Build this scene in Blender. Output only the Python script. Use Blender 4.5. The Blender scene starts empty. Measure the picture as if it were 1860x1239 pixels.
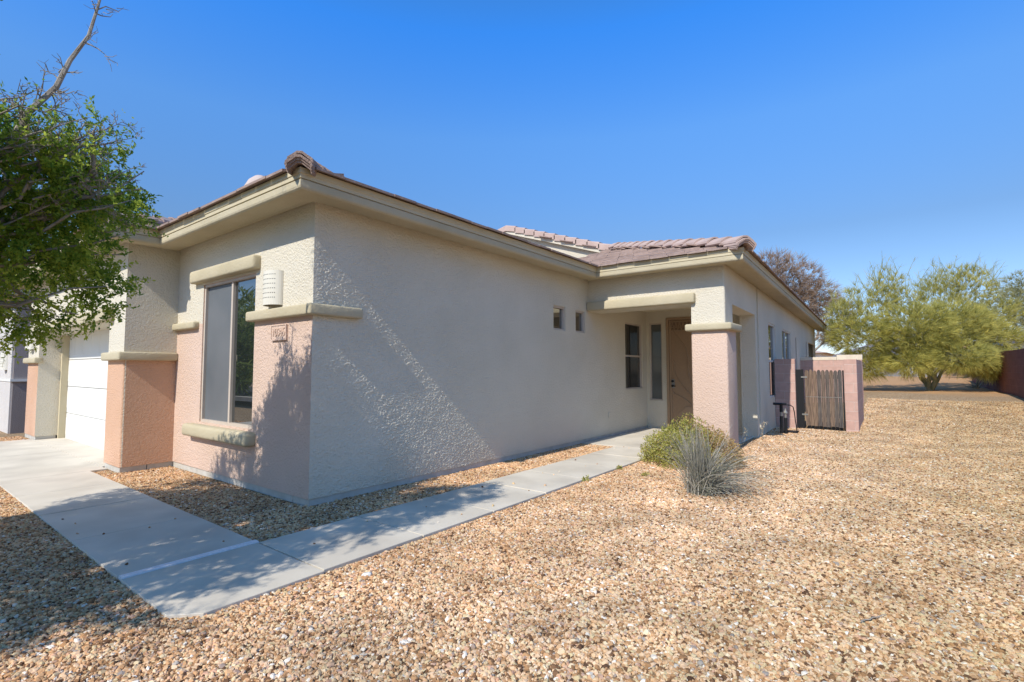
import bpy, bmesh, math, random
from mathutils import Vector, Matrix, Quaternion
R_ = random.Random(7)
U = R_.uniform
SC = bpy.context.scene
COL = SC.collection
rad = math.radians

# ------------------------------------------------------------------ helpers
class MB:
    """collects vertices and faces (world coordinates) for one mesh object"""
    def __init__(s): s.v = []; s.f = []; s.m = []; s.smooth = False
    def face(s, pts, m=0):
        i = len(s.v); s.v += [tuple(p) for p in pts]; s.f.append(tuple(range(i, i + len(pts)))); s.m.append(m)
    def box(s, x0, x1, y0, y1, z0, z1, m=0):
        i = len(s.v)
        s.v += [(x0,y0,z0),(x1,y0,z0),(x1,y1,z0),(x0,y1,z0),(x0,y0,z1),(x1,y0,z1),(x1,y1,z1),(x0,y1,z1)]
        for q in ((3,2,1,0),(4,5,6,7),(0,1,5,4),(1,2,6,5),(2,3,7,6),(3,0,4,7)):
            s.f.append(tuple(i + a for a in q)); s.m.append(m)
    def obox(s, o, ax, ay, az, m=0):
        """box from corner o and three edge vectors"""
        o, ax, ay, az = Vector(o), Vector(ax), Vector(ay), Vector(az)
        i = len(s.v)
        s.v += [tuple(p) for p in (o, o+ax, o+ax+ay, o+ay, o+az, o+ax+az, o+ax+ay+az, o+ay+az)]
        for q in ((3,2,1,0),(4,5,6,7),(0,1,5,4),(1,2,6,5),(2,3,7,6),(3,0,4,7)):
            s.f.append(tuple(i + a for a in q)); s.m.append(m)
    def prism(s, poly, d, m=0):
        """polygon (3-D points) extruded by vector d"""
        d = Vector(d); n = len(poly); i = len(s.v)
        s.v += [tuple(p) for p in poly] + [tuple(Vector(p) + d) for p in poly]
        s.f.append(tuple(range(i + n - 1, i - 1, -1))); s.m.append(m)
        s.f.append(tuple(range(i + n, i + 2*n))); s.m.append(m)
        for k in range(n):
            l = (k + 1) % n
            s.f.append((i+k, i+l, i+n+l, i+n+k)); s.m.append(m)
    def tube(s, pts, rads, n=6, m=0, cap=True):
        pts = [Vector(p) for p in pts]
        if not isinstance(rads, (list, tuple)): rads = [rads]*len(pts)
        i0 = len(s.v); up = None
        for k, p in enumerate(pts):
            d = (pts[min(k+1, len(pts)-1)] - pts[max(k-1, 0)])
            if d.length < 1e-9: d = Vector((0,0,1))
            d.normalize()
            if up is None:
                up = d.orthogonal()
            up = (up - d*up.dot(d))
            if up.length < 1e-6: up = d.orthogonal()
            up.normalize(); w = d.cross(up)
            for j in range(n):
                a = 2*math.pi*j/n
                s.v.append(tuple(p + (up*math.cos(a) + w*math.sin(a))*rads[k]))
        for k in range(len(pts)-1):
            for j in range(n):
                a = i0 + k*n + j; b = i0 + k*n + (j+1) % n
                s.f.append((a, b, b+n, a+n)); s.m.append(m)
        if cap:
            s.f.append(tuple(i0 + j for j in range(n-1, -1, -1))); s.m.append(m)
            e = i0 + (len(pts)-1)*n
            s.f.append(tuple(e + j for j in range(n))); s.m.append(m)
    def build(s, name, mats, parent=None, loc=None, smooth=False, bevel=0, seg=2, weld=False):
        if not isinstance(mats, (list, tuple)): mats = [mats]
        me = bpy.data.meshes.new(name)
        off = Vector(loc) if loc is not None else Vector((0,0,0))
        vs = s.v if loc is None else [(a-off.x, b-off.y, c-off.z) for a, b, c in s.v]
        me.from_pydata(vs, [], s.f)
        for x in mats: me.materials.append(x)
        if any(s.m): me.polygons.foreach_set('material_index', s.m)
        if weld or bevel:
            bm = bmesh.new(); bm.from_mesh(me)
            bmesh.ops.remove_doubles(bm, verts=bm.verts, dist=1e-4)
            if bevel:
                es = [e for e in bm.edges if len(e.link_faces) == 2 and e.calc_face_angle(0) > 0.5]
                bmesh.ops.bevel(bm, geom=es, offset=bevel, segments=seg, profile=0.5, affect='EDGES', clamp_overlap=True)
            bm.to_mesh(me); bm.free()
        if smooth: me.shade_smooth()
        me.update()
        o = bpy.data.objects.new(name, me); COL.objects.link(o)
        o.location = off
        if parent is not None:
            o.parent = parent
            o.matrix_parent_inverse = Matrix.Translation(-world_loc(parent))
        return o

def world_loc(o):
    # objects here carry translation only; children keep world coordinates through the parent inverse
    l = o.location.copy()
    if o.parent is not None:
        l = o.matrix_parent_inverse @ l + world_loc(o.parent)
    return l
def tag(o, label=None, cat=None, group=None, kind=None):
    if label: o['label'] = label
    if cat: o['category'] = cat
    if group: o['group'] = group
    if kind: o['kind'] = kind
    return o
def empty(name, loc):
    o = bpy.data.objects.new(name, None); COL.objects.link(o); o.location = loc; o.empty_display_size = .2
    return o
def sstep(a, b, x):
    t = max(0., min(1., (x-a)/(b-a))); return t*t*(3-2*t)

# ------------------------------------------------------------------ materials
def mat(name, c1, c2=None, scale=3., rough=.85, bumps=(), detail=4., spec=.3, metal=0., c3=None, scale3=.4, f3=.5, ior=None, stretch=None):
    """principled with a noise colour mix and stacked bump layers (kind, scale, strength, distance)"""
    m = bpy.data.materials.new(name); m.use_nodes = True
    nt = m.node_tree; N = nt.nodes; L = nt.links
    b = N['Principled BSDF']; b.inputs['Roughness'].default_value = rough
    b.inputs['Specular IOR Level'].default_value = spec; b.inputs['Metallic'].default_value = metal
    if ior: b.inputs['IOR'].default_value = ior
    tc = N.new('ShaderNodeTexCoord'); co = tc.outputs['Object']
    if stretch:
        mp = N.new('ShaderNodeMapping'); mp.inputs['Scale'].default_value = stretch
        L.new(co, mp.inputs['Vector']); co = mp.outputs['Vector']
    rgb = lambda c: (c[0], c[1], c[2], 1)
    b.inputs['Base Color'].default_value = rgb(c1)
    if c2:
        n = N.new('ShaderNodeTexNoise'); n.inputs['Scale'].default_value = scale; n.inputs['Detail'].default_value = detail
        L.new(co, n.inputs['Vector'])
        r = N.new('ShaderNodeValToRGB'); r.color_ramp.elements[0].position = .35; r.color_ramp.elements[1].position = .65
        r.color_ramp.elements[0].color = rgb(c1); r.color_ramp.elements[1].color = rgb(c2)
        L.new(n.outputs['Fac'], r.inputs['Fac']); out = r.outputs['Color']
        if c3:
            n3 = N.new('ShaderNodeTexNoise'); n3.inputs['Scale'].default_value = scale3; n3.inputs['Detail'].default_value = 3
            L.new(co, n3.inputs['Vector'])
            mr = N.new('ShaderNodeMapRange'); mr.inputs[1].default_value = .45; mr.inputs[2].default_value = .7; mr.inputs[4].default_value = f3
            L.new(n3.outputs['Fac'], mr.inputs[0])
            mx = N.new('ShaderNodeMix'); mx.data_type = 'RGBA'
            L.new(mr.outputs[0], mx.inputs[0]); L.new(out, mx.inputs[6]); mx.inputs[7].default_value = rgb(c3); out = mx.outputs[2]
        L.new(out, b.inputs['Base Color'])
    prev = None
    for kind, sc, st, di in bumps:
        if kind == 'noise':
            t = N.new('ShaderNodeTexNoise'); t.inputs['Scale'].default_value = sc; t.inputs['Detail'].default_value = 3; o = t.outputs['Fac']
        else:
            t = N.new('ShaderNodeTexVoronoi'); t.inputs['Scale'].default_value = sc; o = t.outputs['Distance']
        L.new(co, t.inputs['Vector'])
        bp = N.new('ShaderNodeBump'); bp.inputs['Strength'].default_value = st; bp.inputs['Distance'].default_value = di
        L.new(o, bp.inputs['Height'])
        if prev: L.new(prev, bp.inputs['Normal'])
        prev = bp.outputs['Normal']
    if prev: L.new(prev, b.inputs['Normal'])
    return m

STB = (('noise', 48, .75, .020), ('noise', 110, .6, .009), ('noise', 12, .15, .02))
M = {}
M['cream'] = mat('cream_stucco', (.63,.57,.45), (.665,.605,.485), 1.2, .9, STB, c3=(.575,.52,.405), scale3=.9, f3=.7)
M['pink'] = mat('pink_stucco', (.62,.455,.355), (.655,.485,.385), 1.5, .9, STB, c3=(.59,.42,.315), scale3=.8, f3=.5)
M['trim'] = mat('olive_trim', (.47,.405,.27), (.51,.44,.30), 2., .9, (('noise', 30, .3, .02), ('noise', 120, .4, .006)), c3=(.42,.355,.23), scale3=2.5, f3=.5)
M['fascia'] = mat('painted_board', (.52,.445,.29), (.55,.475,.32), 5., .7, (('noise', 60, .15, .004),))
M['base'] = mat('stem_concrete', (.55,.52,.46), (.46,.43,.37), 8., .9, (('noise', 80, .4, .006),))
M['white'] = mat('white_paint', (.74,.72,.66), (.71,.69,.635), 2., .55)
M['ceil'] = mat('porch_ceiling', (.66,.58,.42), (.69,.61,.45), 1.5, .9, (('noise', 90, .3, .008),))
M['wlamp'] = mat('lamp_ceramic', (.68,.64,.54), (.72,.68,.58), 6., .6)
M['dark'] = mat('dark_void', (.012,.012,.013), rough=.8)
M['frame'] = mat('window_vinyl', (.50,.42,.34), (.54,.46,.38), 6., .5)
M['framew'] = mat('window_rail', (.66,.62,.56), rough=.5)
M['screen'] = mat('insect_screen', (.10,.112,.12), (.145,.15,.155), 1.1, .45, spec=.5, c3=(.17,.175,.18), scale3=.8, f3=.6)  # paler noise patches paint in the pane's uneven reflections
M['glass'] = mat('window_glass', (.018,.022,.022), rough=.01, spec=.9, ior=2.5)
M['glassd'] = mat('shaded_glass', (.03,.03,.028), rough=.02, spec=.6, ior=1.7)
M['glassp'] = mat('pale_glass', (.11,.12,.115), (.08,.09,.088), 1.5, .04, spec=.6, ior=1.7)
M['sdoor'] = mat('tan_metal_mesh', (.30,.195,.115), (.33,.215,.125), 30., .65, (('voronoi', 160, .25, .003),))
M['sdoor2'] = mat('tan_metal', (.34,.23,.14), rough=.5)
M['black'] = mat('black_plastic', (.012,.012,.013), rough=.5)
M['brass'] = mat('dull_metal', (.35,.33,.29), rough=.4, metal=.7)
M['concrete'] = mat('concrete', (.66,.595,.49), (.565,.505,.41), 1.6, .9, (('noise', 120, .25, .004), ('noise', 14, .15, .006)), detail=8, c3=(.43,.38,.31), scale3=1.4, f3=.6)
M['cmu'] = None
M['drain'] = mat('white_plastic', (.80,.80,.80), (.70,.70,.71), 40., .45)
M['soil'] = mat('dirt', (.33,.20,.11), (.24,.145,.085), 2.5, .95, (('noise', 30, .6, .03),), c3=(.40,.27,.16), scale3=.3, f3=.8)
M['bark'] = mat('grey_bark', (.34,.30,.25), (.22,.19,.155), 14., .9, (('noise', 60, .6, .008),))
M['pvbark'] = mat('green_bark', (.26,.27,.13), (.42,.40,.26), 6., .85, (('noise', 40, .4, .01),))
M['tile'] = None
M['hill'] = mat('far_mountain', (.30,.29,.36), (.26,.25,.32), .02, 1.)  # lavender grey: distance haze is put into the rock colour
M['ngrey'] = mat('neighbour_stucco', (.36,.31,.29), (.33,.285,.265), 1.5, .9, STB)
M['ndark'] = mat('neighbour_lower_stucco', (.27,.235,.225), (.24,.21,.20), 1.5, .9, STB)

def tile_mat():
    m = mat('concrete_tile', (.30,.21,.17), (.38,.275,.225), 9., .9, (('noise', 70, .7, .012), ('noise', 9, .3, .02)), stretch=None, c3=(.23,.165,.14), scale3=2.2, f3=.8)
    return m
M['tile'] = tile_mat()
M['cap'] = mat('ridge_cap_tile', (.46,.335,.285), (.52,.39,.33), 6., .9, (('noise', 80, .4, .008),), c3=(.36,.26,.22), scale3=3., f3=.7)

def leaf_mat(name, ca, cb, trans=.25, rough=.6):
    m = bpy.data.materials.new(name); m.use_nodes = True
    nt = m.node_tree; N = nt.nodes; L = nt.links
    b = N['Principled BSDF']; b.inputs['Roughness'].default_value = rough; b.inputs['Specular IOR Level'].default_value = .3
    a = N.new('ShaderNodeAttribute'); a.attribute_name = 'tint'
    mx = N.new('ShaderNodeMix'); mx.data_type = 'RGBA'
    mx.inputs[6].default_value = (*ca, 1); mx.inputs[7].default_value = (*cb, 1)
    L.new(a.outputs['Fac'], mx.inputs[0]); L.new(mx.outputs[2], b.inputs['Base Color'])
    t = N.new('ShaderNodeBsdfTranslucent'); gm_ = N.new('ShaderNodeGamma'); gm_.inputs[1].default_value = .8; L.new(mx.outputs[2], gm_.inputs[0]); L.new(gm_.outputs[0], t.inputs['Color'])
    ms = N.new('ShaderNodeMixShader'); ms.inputs[0].default_value = trans
    L.new(b.outputs[0], ms.inputs[1]); L.new(t.outputs[0], ms.inputs[2])
    L.new(ms.outputs[0], N['Material Output'].inputs['Surface'])
    return m
M['leaf'] = leaf_mat('tree_leaf', (.08,.19,.02), (.44,.53,.06), .62)
M['pv'] = leaf_mat('green_twig', (.22,.225,.05), (.80,.70,.19), .48)
M['pvd'] = leaf_mat('dull_twig', (.22,.225,.10), (.38,.35,.15), .25)
M['bare'] = leaf_mat('bare_twig', (.22,.145,.10), (.42,.29,.19), .15)
M['grass'] = leaf_mat('grey_blade', (.15,.155,.11), (.50,.45,.37), .2)
M['shrub'] = leaf_mat('shrub_leaf', (.24,.25,.05), (.54,.50,.13), .4)
M['shrubb'] = leaf_mat('dry_leaf', (.34,.20,.075), (.52,.37,.15), .3)
M['far'] = leaf_mat('far_leaf', (.14,.20,.035), (.28,.33,.07), .35)
M['straw'] = leaf_mat('dry_stalk', (.45,.37,.24), (.60,.52,.36), .2)

def cmu_mat(name, c1, c2, mortar, bw=.4, bh=.2032, axis='y'):
    m = bpy.data.materials.new(name); m.use_nodes = True
    nt = m.node_tree; N = nt.nodes; L = nt.links
    b = N['Principled BSDF']; b.inputs['Roughness'].default_value = .95; b.inputs['Specular IOR Level'].default_value = .2
    tc = N.new('ShaderNodeTexCoord'); sp = N.new('ShaderNodeSeparateXYZ'); L.new(tc.outputs['Object'], sp.inputs[0])
    ad = N.new('ShaderNodeMath'); ad.operation = 'ADD'; L.new(sp.outputs[0], ad.inputs[0]); L.new(sp.outputs[1], ad.inputs[1])
    cb = N.new('ShaderNodeCombineXYZ'); L.new(ad.outputs[0], cb.inputs[0]); L.new(sp.outputs[2], cb.inputs[1])
    br = N.new('ShaderNodeTexBrick'); br.inputs['Scale'].default_value = 1
    br.inputs['Brick Width'].default_value = bw; br.inputs['Row Height'].default_value = bh; br.inputs['Mortar Size'].default_value = .006
    br.inputs['Mortar Smooth'].default_value = .1
    br.inputs['Color1'].default_value = (*c1, 1); br.inputs['Color2'].default_value = (*c2, 1); br.inputs['Mortar'].default_value = (*mortar, 1)
    L.new(cb.outputs[0], br.inputs['Vector'])
    n = N.new('ShaderNodeTexNoise'); n.inputs['Scale'].default_value = 7; n.inputs['Detail'].default_value = 6; L.new(tc.outputs['Object'], n.inputs['Vector'])
    mr = N.new('ShaderNodeMapRange'); mr.inputs[3].default_value = .75; mr.inputs[4].default_value = 1.2; L.new(n.outputs['Fac'], mr.inputs[0])
    vm = N.new('ShaderNodeMix'); vm.data_type = 'RGBA'; vm.blend_type = 'MULTIPLY'; vm.inputs[0].default_value = 1
    L.new(br.outputs['Color'], vm.inputs[6]); L.new(mr.outputs[0], vm.inputs[7]); L.new(vm.outputs[2], b.inputs['Base Color'])
    n2 = N.new('ShaderNodeTexNoise'); n2.inputs['Scale'].default_value = 90; L.new(tc.outputs['Object'], n2.inputs['Vector'])
    b1 = N.new('ShaderNodeBump'); b1.inputs['Strength'].default_value = .5; b1.inputs['Distance'].default_value = .006; L.new(n2.outputs['Fac'], b1.inputs['Height'])
    b2 = N.new('ShaderNodeBump'); b2.inputs['Strength'].default_value = .8; b2.inputs['Distance'].default_value = -.006
    L.new(br.outputs['Fac'], b2.inputs['Height']); L.new(b1.outputs[0], b2.inputs['Normal']); L.new(b2.outputs[0], b.inputs['Normal'])
    return m
M['cmu'] = cmu_mat('pink_block', (.50,.31,.25), (.55,.35,.285), (.60,.45,.38))
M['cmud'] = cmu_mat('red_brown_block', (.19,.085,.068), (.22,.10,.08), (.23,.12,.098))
M['cmug'] = cmu_mat('grey_block', (.24,.235,.24), (.27,.265,.27), (.22,.215,.22))
M['cmuc'] = mat('cream_block', (.70,.60,.46), (.62,.52,.40), 5., .95, (('noise', 90, .5, .006),))

def wood_mat():
    m = bpy.data.materials.new('weathered_wood'); m.use_nodes = True
    nt = m.node_tree; N = nt.nodes; L = nt.links
    b = N['Principled BSDF']; b.inputs['Roughness'].default_value = .9; b.inputs['Specular IOR Level'].default_value = .15
    tc = N.new('ShaderNodeTexCoord'); mp = N.new('ShaderNodeMapping'); mp.inputs['Scale'].default_value = (1, 1, .08)
    L.new(tc.outputs['Object'], mp.inputs[0])
    n = N.new('ShaderNodeTexNoise'); n.inputs['Scale'].default_value = 45; n.inputs['Detail'].default_value = 6; L.new(mp.outputs[0], n.inputs['Vector'])
    r = N.new('ShaderNodeValToRGB'); r.color_ramp.elements[0].position = .3; r.color_ramp.elements[1].position = .7
    r.color_ramp.elements[0].color = (.075,.062,.055,1); r.color_ramp.elements[1].color = (.20,.165,.135,1)
    L.new(n.outputs['Fac'], r.inputs[0])
    a = N.new('ShaderNodeAttribute'); a.attribute_name = 'tint'
    mx = N.new('ShaderNodeMix'); mx.data_type = 'RGBA'; mx.blend_type = 'MULTIPLY'; mx.inputs[0].default_value = 1
    mr = N.new('ShaderNodeValToRGB'); mr.color_ramp.elements[0].color = (.70,.74,.80,1); mr.color_ramp.elements[1].color = (1.35,1.1,.9,1)
    L.new(a.outputs['Fac'], mr.inputs[0]); L.new(r.outputs[0], mx.inputs[6]); L.new(mr.outputs[0], mx.inputs[7])
    L.new(mx.outputs[2], b.inputs['Base Color'])
    bp = N.new('ShaderNodeBump'); bp.inputs['Strength'].default_value = .5; bp.inputs['Distance'].default_value = .004; L.new(n.outputs['Fac'], bp.inputs['Height']); L.new(bp.outputs[0], b.inputs['Normal'])
    return m
M['wood'] = wood_mat()

def set_tint(o, vals):
    """one float per face"""
    a = o.data.attributes.new('tint', 'FLOAT', 'FACE'); a.data.foreach_set('value', vals)

# ------------------------------------------------------------------ camera
cam = bpy.data.cameras.new('camera'); cam.sensor_width = 36; cam.lens = 915/1860*36; cam.clip_end = 3000; cam.clip_start = .05
co = bpy.data.objects.new('camera', cam); COL.objects.link(co); SC.camera = co
P = math.atan(52.5/915); Y = rad(37.45)
Fw = Vector((math.cos(P)*math.cos(Y), math.cos(P)*math.sin(Y), math.sin(P)))
co.location = (0, 0, 1.30); co.rotation_euler = Fw.to_track_quat('-Z', 'Y').to_euler()

# ------------------------------------------------------------------ light
sund = Vector((1, .075, -.885)).normalized()           # direction the light travels
el = math.asin(-sund.z); az = math.atan2(-sund.x, -sund.y)   # azimuth of the sun from +Y, clockwise
sl = bpy.data.lights.new('sun', 'SUN'); sl.energy = 5.0; sl.angle = rad(.53); sl.color = (1, .95, .86)
so = bpy.data.objects.new('sun', sl); COL.objects.link(so); so.rotation_euler = sund.to_track_quat('-Z', 'Y').to_euler(); so.location = (-20, 0, 25)
w = bpy.data.worlds.new('World'); SC.world = w; w.use_nodes = True
nt = w.node_tree; bg = nt.nodes['Background']; bg.inputs['Strength'].default_value = .15
sky = nt.nodes.new('ShaderNodeTexSky'); sky.sky_type = 'NISHITA'; sky.sun_disc = False
sky.sun_elevation = el; sky.sun_rotation = az; sky.altitude = 800; sky.air_density = 1.0; sky.dust_density = .4; sky.ozone_density = 2.5
wtc = nt.nodes.new('ShaderNodeTexCoord'); wsp = nt.nodes.new('ShaderNodeSeparateXYZ'); nt.links.new(wtc.outputs['Generated'], wsp.inputs[0])
wr = nt.nodes.new('ShaderNodeValToRGB'); we = wr.color_ramp           # deep desert blue: the sky colour is corrected by elevation
we.elements[0].position = 0; we.elements[0].color = (.42,.42,.50,1); we.elements[1].position = 1; we.elements[1].color = (.34,.56,.62,1)
for p_, c_ in ((.10,(.385,.42,.48,1)),(.24,(.33,.41,.48,1)),(.42,(.37,.63,.84,1)),(.57,(.19,.66,1.15,1)),(.70,(.28,.60,.80,1))):
    e_ = we.elements.new(p_); e_.color = c_
wm = nt.nodes.new('ShaderNodeMix'); wm.data_type = 'RGBA'; wm.blend_type = 'MULTIPLY'; wm.inputs[0].default_value = 1; wm.clamp_result = False
nt.links.new(wsp.outputs[2], wr.inputs[0]); nt.links.new(sky.outputs[0], wm.inputs[6]); nt.links.new(wr.outputs[0], wm.inputs[7])
ws = nt.nodes.new('ShaderNodeVectorMath'); ws.operation = 'SCALE'; ws.inputs['Scale'].default_value = 2.0
nt.links.new(wm.outputs[2], ws.inputs[0]); nt.links.new(ws.outputs[0], bg.inputs['Color'])
SC.view_settings.view_transform = 'Standard'; SC.view_settings.look = 'None'; SC.view_settings.gamma = 1
SC.view_settings.exposure = 0

# ------------------------------------------------------------------ ground
RET_Y = -3.05      # line of the retaining wall on the right
def gz(x, y):
    z = -.024
    z += .53*sstep(13, 22, x)*sstep(6., 1.0, y) if y > 1 else .53*sstep(13, 22, x)
    z -= .30*sstep(13.6, 17, y)
    z += .36*sstep(25.5, 40, x)*sstep(6., 3.0, y)
    z += .018*math.sin(x*.9+1.3)*math.sin(y*1.1+.4)*sstep(1.2, -1.5, y) + .012*math.sin(x*2.3)*math.sin(y*1.9)*sstep(2.2, .5, y)
    if y < RET_Y and x > 14:
        t = sstep(RET_Y, RET_Y-.35, y)*sstep(14, 19, x)
        hi = 1.45 + (.1*min(max(x-41, 0), 30))
        z = z*(1-t) + hi*t
    return z
def frange(a, b, s):
    r = []; x = a
    while x < b-1e-6: r.append(x); x += s
    return r
xs = [-400,-200,-100,-60,-35,-20,-12,-8,-5] + frange(-4, 16, .2) + frange(16, 46, .8) + [48,52,58,66,80,100,140,200,300,500,900]
ys = [-900,-500,-300,-150,-80,-50,-30,-20,-14,-10,-8,-6,-5,-4.2,-3.8] + frange(-3.4, -2.9, .08) + frange(-2.9, 5, .2) + frange(5, 18, .8) + [19,21,25,30,40,60,100,200,400,900]
def gravel_mat():
    m = bpy.data.materials.new('gravel_ground'); m.use_nodes = True
    nt = m.node_tree; N = nt.nodes; L = nt.links
    b = N['Principled BSDF']; b.inputs['Roughness'].default_value = .95; b.inputs['Specular IOR Level'].default_value = .2
    tc = N.new('ShaderNodeTexCoord')
    v = N.new('ShaderNodeTexVoronoi'); v.inputs['Scale'].default_value = 55; L.new(tc.outputs['Object'], v.inputs['Vector'])
    sp = N.new('ShaderNodeSeparateColor'); L.new(v.outputs['Color'], sp.inputs[0])
    r = N.new('ShaderNodeValToRGB'); cr = r.color_ramp
    cr.elements[0].position = 0; cr.elements[0].color = (.12,.07,.04,1); cr.elements[1].position = 1; cr.elements[1].color = (.62,.52,.38,1)
    for p, c in ((.3,(.29,.185,.095,1)),(.6,(.39,.26,.145,1)),(.85,(.45,.33,.20,1))):
        e = cr.elements.new(p); e.color = c
    L.new(sp.outputs[0], r.inputs[0])
    n = N.new('ShaderNodeTexNoise'); n.inputs['Scale'].default_value = .5; n.inputs['Detail'].default_value = 5; L.new(tc.outputs['Object'], n.inputs['Vector'])
    mr = N.new('ShaderNodeMapRange'); mr.inputs[1].default_value = .35; mr.inputs[2].default_value = .65; mr.inputs[3].default_value = 0; mr.inputs[4].default_value = .55
    L.new(n.outputs['Fac'], mr.inputs[0])
    mx = N.new('ShaderNodeMix'); mx.data_type = 'RGBA'; L.new(mr.outputs[0], mx.inputs[0]); L.new(r.outputs[0], mx.inputs[6]); mx.inputs[7].default_value = (.31,.205,.115,1)
    # bare brown dirt round the far tree (x from 20 on)
    sx = N.new('ShaderNodeSeparateXYZ'); L.new(tc.outputs['Object'], sx.inputs[0])
    nd = N.new('ShaderNodeTexNoise'); nd.inputs['Scale'].default_value = .9; L.new(tc.outputs['Object'], nd.inputs['Vector'])
    am = N.new('ShaderNodeMath'); am.operation = 'MULTIPLY_ADD'; L.new(nd.outputs['Fac'], am.inputs[0]); am.inputs[1].default_value = 4; L.new(sx.outputs[0], am.inputs[2])
    m2 = N.new('ShaderNodeMapRange'); m2.inputs[1].default_value = 23.; m2.inputs[2].default_value = 25.5; m2.inputs[4].default_value = .85; L.new(am.outputs[0], m2.inputs[0])
    mx2 = N.new('ShaderNodeMix'); mx2.data_type = 'RGBA'; L.new(m2.outputs[0], mx2.inputs[0]); L.new(mx.outputs[2], mx2.inputs[6]); mx2.inputs[7].default_value = (.50,.28,.13,1)
    L.new(mx2.outputs[2], b.inputs['Base Color'])
    bp = N.new('ShaderNodeBump'); bp.inputs['Strength'].default_value = .8; bp.inputs['Distance'].default_value = .012; bp.invert = True
    L.new(v.outputs['Distance'], bp.inputs['Height']); L.new(bp.outputs[0], b.inputs['Normal'])
    return m
M['ground'] = gravel_mat()
g = MB()
for y in ys:
    for x in xs: g.v.append((x, y, gz(x, y)))
nx = len(xs)
for j in range(len(ys)-1):
    for i in range(nx-1):
        a = j*nx+i; g.f.append((a, a+1, a+1+nx, a+nx)); g.m.append(0)
tag(g.build('ground', M['ground'], smooth=True), 'gravel covered desert yard and the land beyond', kind='structure')

# --- concrete: path in slabs and driveway
def slab(mb, x0, x1, y0, y1, z1=0., z0=-.12, cut=None):
    b_ = .003
    if cut: poly = [(x0+cut, y0), (x1, y0), (x1, y1), (x0, y1), (x0, y0+cut)]
    else: poly = [(x0, y0), (x1, y0), (x1, y1), (x0, y1)]
    cx = sum(p[0] for p in poly)/len(poly); cy = sum(p[1] for p in poly)/len(poly)
    def ins(p, d): return (p[0] + (d if p[0] < cx else -d), p[1] + (d if p[1] < cy else -d))
    n = len(poly); i = len(mb.v)
    mb.v += [(p[0], p[1], z0) for p in poly] + [(p[0], p[1], z1-b_) for p in poly] + [(*ins(p, b_*.6), z1) for p in poly]
    mb.f.append(tuple(range(i+2*n, i+3*n))); mb.m.append(0)
    for r in (0, 1):
        for k in range(n):
            l = (k+1) % n; mb.f.append((i+r*n+k, i+r*n+l, i+(r+1)*n+l, i+(r+1)*n+k)); mb.m.append(0)
G = .007
p = MB()
slab(p, 1.07, 1.92-G, 3.00, 3.88, cut=.13)
for k, x in enumerate([1.92+i*.87 for i in range(7)]):
    slab(p, x+G, x+.87-G, 3.02, 3.88, z1=-.002*(k % 3))
slab(p, 8.01+G, 9.6-G, 2.95, 4.52); slab(p, 9.6+G, 10.99, 2.3, 4.52)
yy = [3.95, 5.05, 6.15, 7.25, 8.35]
for k in range(4): slab(p, 1.07, 1.92, yy[k]+G, yy[k+1]-G, z1=-.002*(k % 2))
tag(p.build('path', M['concrete']), 'concrete path to the front door', kind='structure')
d = MB()
slab(d, -7, .9-G, 8.35+G, 10.7-G, z1=-.003); slab(d, .9+G, 2.10, 8.35+G, 10.7-G, z1=-.003); slab(d, -7, .9-G, 10.7+G, 13.05, z1=-.003); slab(d, .9+G, 2.10, 10.7+G, 13.05, z1=-.003); slab(d, 2.115, 2.54, 8.62, 12.86, z1=-.006)
tag(d.build('driveway', M['concrete']), 'concrete driveway in front of the garage', kind='structure')
# drain strip across the path
t = MB()
t.box(1.075, 1.925, 3.886, 3.944, -.03, .007)
for k in range(34):
    y0 = 1.09+k*.0245
    t.box(y0, y0+.006, 3.895, 3.935, .0072, .0090)
tag(t.build('drain_strip', M['drain'], loc=(1.5, 3.915, 0)), 'white slotted drain strip laid across the concrete path', 'drain strip')

# ------------------------------------------------------------------ house
XC, YC = 2.72, 4.55           # near corner of the house
house = empty('stucco_house', (XC, YC, 0))
tag(house, 'single storey cream stucco house with pink lower walls and brown tile roof', 'house')
TH = rad(2.0); RD = Vector((math.cos(TH), math.sin(TH), 0)); RP = Vector((8.28, 2.13, 0))   # right wing wall
def rw(s, off=0., z=0.):      # point on the right wing wall; off > 0 is outwards
    q = RP + RD*s + Vector((math.sin(TH), -math.cos(TH), 0))*off
    return Vector((q.x, q.y, z))

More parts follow.
